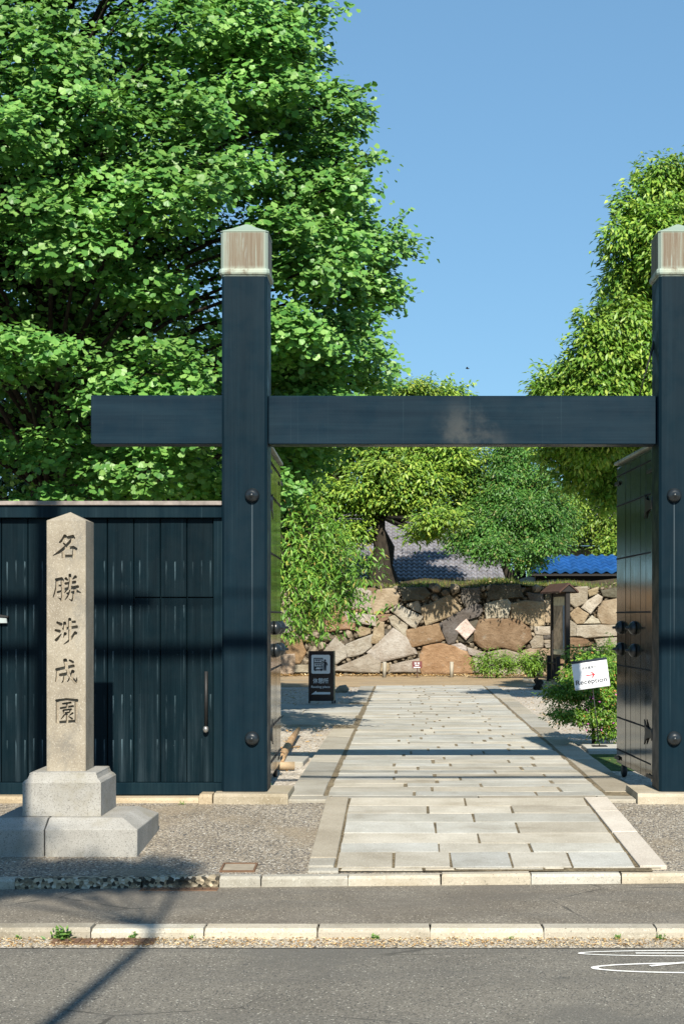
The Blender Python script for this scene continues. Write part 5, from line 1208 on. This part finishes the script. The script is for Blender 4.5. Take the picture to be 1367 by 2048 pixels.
# roofed notice board
nbd = empty("notice_board", (3.9, 37.7, 0), "dark timber notice board under a little pitched roof", "notice board")
p0, p1 = Vector((3.985, 37.2, 0)), Vector((3.745, 38.35, 0)); uu = (p1 - p0).normalized(); LN = (p1 - p0).length
vv = Vector((-uu.y, uu.x, 0))                                    # faces the path
NB = Matrix(((uu.x, -vv.x, 0, p0.x), (uu.y, -vv.y, 0, p0.y), (0, 0, 1, 0), (0, 0, 0, 1)))
def nbx(name, u0, u1, v0, v1, z0, z1, mat, bev=.006): return ob(name, boxmesh(name, u0, u1, v0, v1, z0, z1, mat, bev), nbd, NB)
nbx("post", -.07, .07, -.055, .055, 0, 2.27, MAT['darkwood']); nbx("post", LN - .07, LN + .07, -.055, .055, 0, 2.27, MAT['darkwood'])
nbx("panel", .072, LN - .072, -.015, .025, .66, 2.12, MAT['papersheet'])
nbx("rail", .0715, LN - .0715, -.03, .04, 2.125, 2.21, MAT['darkwood']); nbx("rail", .0715, LN - .0715, -.03, .04, .56, .655, MAT['darkwood'])
nbx("poster", .30, LN - .10, -.022, -.0155, .80, 1.90, MAT['paper'], .001); nbx("poster", .08, .28, -.024, -.0155, .82, 1.90, MAT['bluepaper'], .001)
for sg in (-1, 1):
    V = [(-.16, 0, 2.46), (LN + .30, 0, 2.46), (LN + .30, sg * .25, 2.25), (-.16, sg * .25, 2.25)]; V += [(a, b, c_ - .045) for a, b, c_ in V]
    ob("roof_slope", me("roof_slope", V, [(0, 1, 2, 3), (7, 6, 5, 4), (0, 4, 5, 1), (1, 5, 6, 2), (2, 6, 7, 3), (3, 7, 4, 0)], MAT['brownwood']), nbd, NB)
V = [(-.13, -.21, 2.24), (-.13, .21, 2.24), (-.13, 0, 2.41), (-.09, -.21, 2.24), (-.09, .21, 2.24), (-.09, 0, 2.41)]
ob("gable_board", me("gable_board", V, [(0, 1, 2), (5, 4, 3), (0, 3, 4, 1), (1, 4, 5, 2), (2, 5, 3, 0)], MAT['darkwood']), nbd, NB)
# low barrier by the notice board
lf_ = empty("low_fence", (3.6, 37, 0), "low black timber barrier in front of the notice board", "fence")
fa, fb, fc_ = Vector((toX(1096.5, 37.3), 37.3, 0)), Vector((toX(1115, 36.2), 36.2, 0)), Vector((toX(1150, 36.0), 36.0, 0))
for q in (fa, fb, fc_): box("post", q.x - .05, q.x + .05, q.y - .05, q.y + .05, 0, .66, MAT['darkwood'], lf_, .006)
tube("rail", [fa + Vector((0, 0, .48)), fb + Vector((0, 0, .48))], .03, MAT['darkwood'], lf_, 6); tube("rail", [fb + Vector((0, 0, .46)), fc_ + Vector((0, 0, .46))], .03, MAT['darkwood'], lf_, 6)
# logs
lg = empty("cut_log", (2.75, 33.6, 0), "pale cut log resting on a dark forked stump at the path edge", "log")
tube("log", [W(1046, 1360, 33.8), W(1075, 1364, 33.6), W(1088, 1366, 33.5)], [.045, .05, .05], MAT['border'], lg, 9)
tube("log", [W(1053, 1371, 33.4), W(1074, 1372, 33.3)], [.03, .032], MAT['border'], lg, 8)
for a, b in (((1070, 1358), (1082, 1379)), ((1082, 1362), (1068, 1378)), ((1076, 1360), (1078, 1381))): tube("stump_prong", [W(*a, 33.2), W(*b, 33.1)], [.06, .05], MAT['bark'], lg, 7)
pr = tag(tube("timber_prop", [(toX(597, 20.2), 20.2, .10), (toX(583, 18.6), 18.6, .09), (toX(563, 16.4), 16.4, .075), (toX(558, 15.9), 15.9, .07)], [.03, .042, .048, .048], MAT['log'], None, 9), "long peeled timber pole lying on gravel behind the left door", "log")
tag(tube("short_log", [(-1.42, 15.62, .052), (-1.165, 15.66, .052)], .044, m_flat("peeled_wood", (.36, .27, .17), .8, .2), None, 10), "short peeled log lying by the open left door", "log")
tag(tube("thin_stick", [(-1.75, 18.0, .02), (-1.30, 18.4, .018)], .012, MAT['log'], None, 6), "thin brown stick on the gravel behind the timber pole", "stick")
V, Fc = stone_geo([(-.16, 0), (-.05, .10), (.09, .12), (.17, .02), (.12, -.04), (-.1, -.04)], .08, .2)
o = ob("garden_stone", me("garden_stone", V, Fc, MAT['stone']), None, Matrix.Translation((toX(682, 32), 32.0, .04))); o.color = (.3, .27, .22, 1); tag(o, "small rounded stone on the gravel right of the maroon standing sign", "stone")
# small bird high over the beam
bd = empty("bird", W(934, 737, 70), "tiny dark bird in the blue sky above the beam", "bird")
bx_, by_, bz_ = W(934, 737, 70)
ob("body", lathemesh("body", [(.004, -.09), (.02, -.05), (.032, 0), (.026, .05), (.012, .08), (.002, .10)], MAT['ink'], 8, 'X'), bd, Matrix.Translation((bx_, by_, bz_)))
for sg in (-1, 1):
    V = [(.03, 0, 0), (-.04, 0, 0), (-.06, sg * .10, .05), (.01, sg * .10, .06), (-.07, sg * .2, .03)]
    ob("wing", me("wing", V, [(0, 1, 2, 3), (3, 2, 4)], MAT['ink']), bd, Matrix.Translation((bx_, by_, bz_)))

# ------------------------------------------------------------------ street furniture on the near side of the road (seen by its shadows)
up = empty("utility_pole", (-2.22, 4.5, -0.28), "grey concrete utility pole on the near side of the road", "pole")
tube("shaft", [(-2.22, 4.5, -.3), (-2.22, 4.5, 5), (-2.22, 4.5, 10.5)], [.16, .14, .11], MAT['concrete'], up, 14)
box("crossarm", -3.1, -1.3, 4.34, 4.41, 8.55, 8.65, MAT['ironrough'], up, .01)
box("cable_bracket", -2.27, -2.17, 4.38, 4.62, 7.95, 8.02, MAT['ironrough'], up, .01)
def cable(y, z, r, lab, sag=0.05):
    pts = [(x, y, z + sag * ((x / 12) ** 2)) for x in np.linspace(-14, 14, 15)]
    tag(tube("cable", pts, r, MAT['rubber'], None, 6), lab, "cable", "cables along the street")
cable(4.62, 7.98, .045, "thick bundled cable slung along the street")
cable(4.40, 8.10, .028, "medium cable slung along the street above the thick bundle")
cable(4.55, 8.45, .012, "thin wire on the utility pole crossarm")
st_ = empty("street_tree", (-1.5, -1.1, -0.28), "young street tree with leaning trunk on the near side of the road", "tree")
L = []; paths = [([(-1.75, -1.1, -.29), (-1.5, -1.05, 2.0), (-1.15, -1.0, 4.7), (-0.77, -1.0, 6.1), (-0.46, -1.0, 7.4), (-0.38, -1.0, 8.5)], [.09, .075, .06, .05, .04, .02])]
for c, r in (((-1.10, 3.5, 5.28), (.36, .4, .13)), ((-1.45, 3.5, 5.3), (.4, .4, .19)), ((-1.85, 3.5, 5.2), (.45, .4, .22)), ((-2.35, 3.45, 5.05), (.5, .4, .25)), ((-2.25, 3.5, 5.75), (.35, .4, .35)), ((-2.75, 3.5, 5.6), (.5, .4, .4)), ((-2.6, 3.5, 4.6), (.5, .4, .12))):
    c = (c[0] + .47, c[1] - 4.5, c[2] + 3.5)
    L.append(clumps(c, r, 75, 20, .08, shell=.15)); paths.append(([(-.5, -1.0, 7.5), tuple((np.array(c) + np.array([-.5, -1.0, 8.0])) / 2), c], [.02, .014, .005]))
P, N, T = join(L)
ob("crown", leafmesh("crown", P, N, T, .10 * (.6 + .6 * nrng.random(len(P))), OVAL, MAT['camphor']), st_); limbs("trunk", paths, MAT['bark'], st_)

scene.render.film_transparent = False
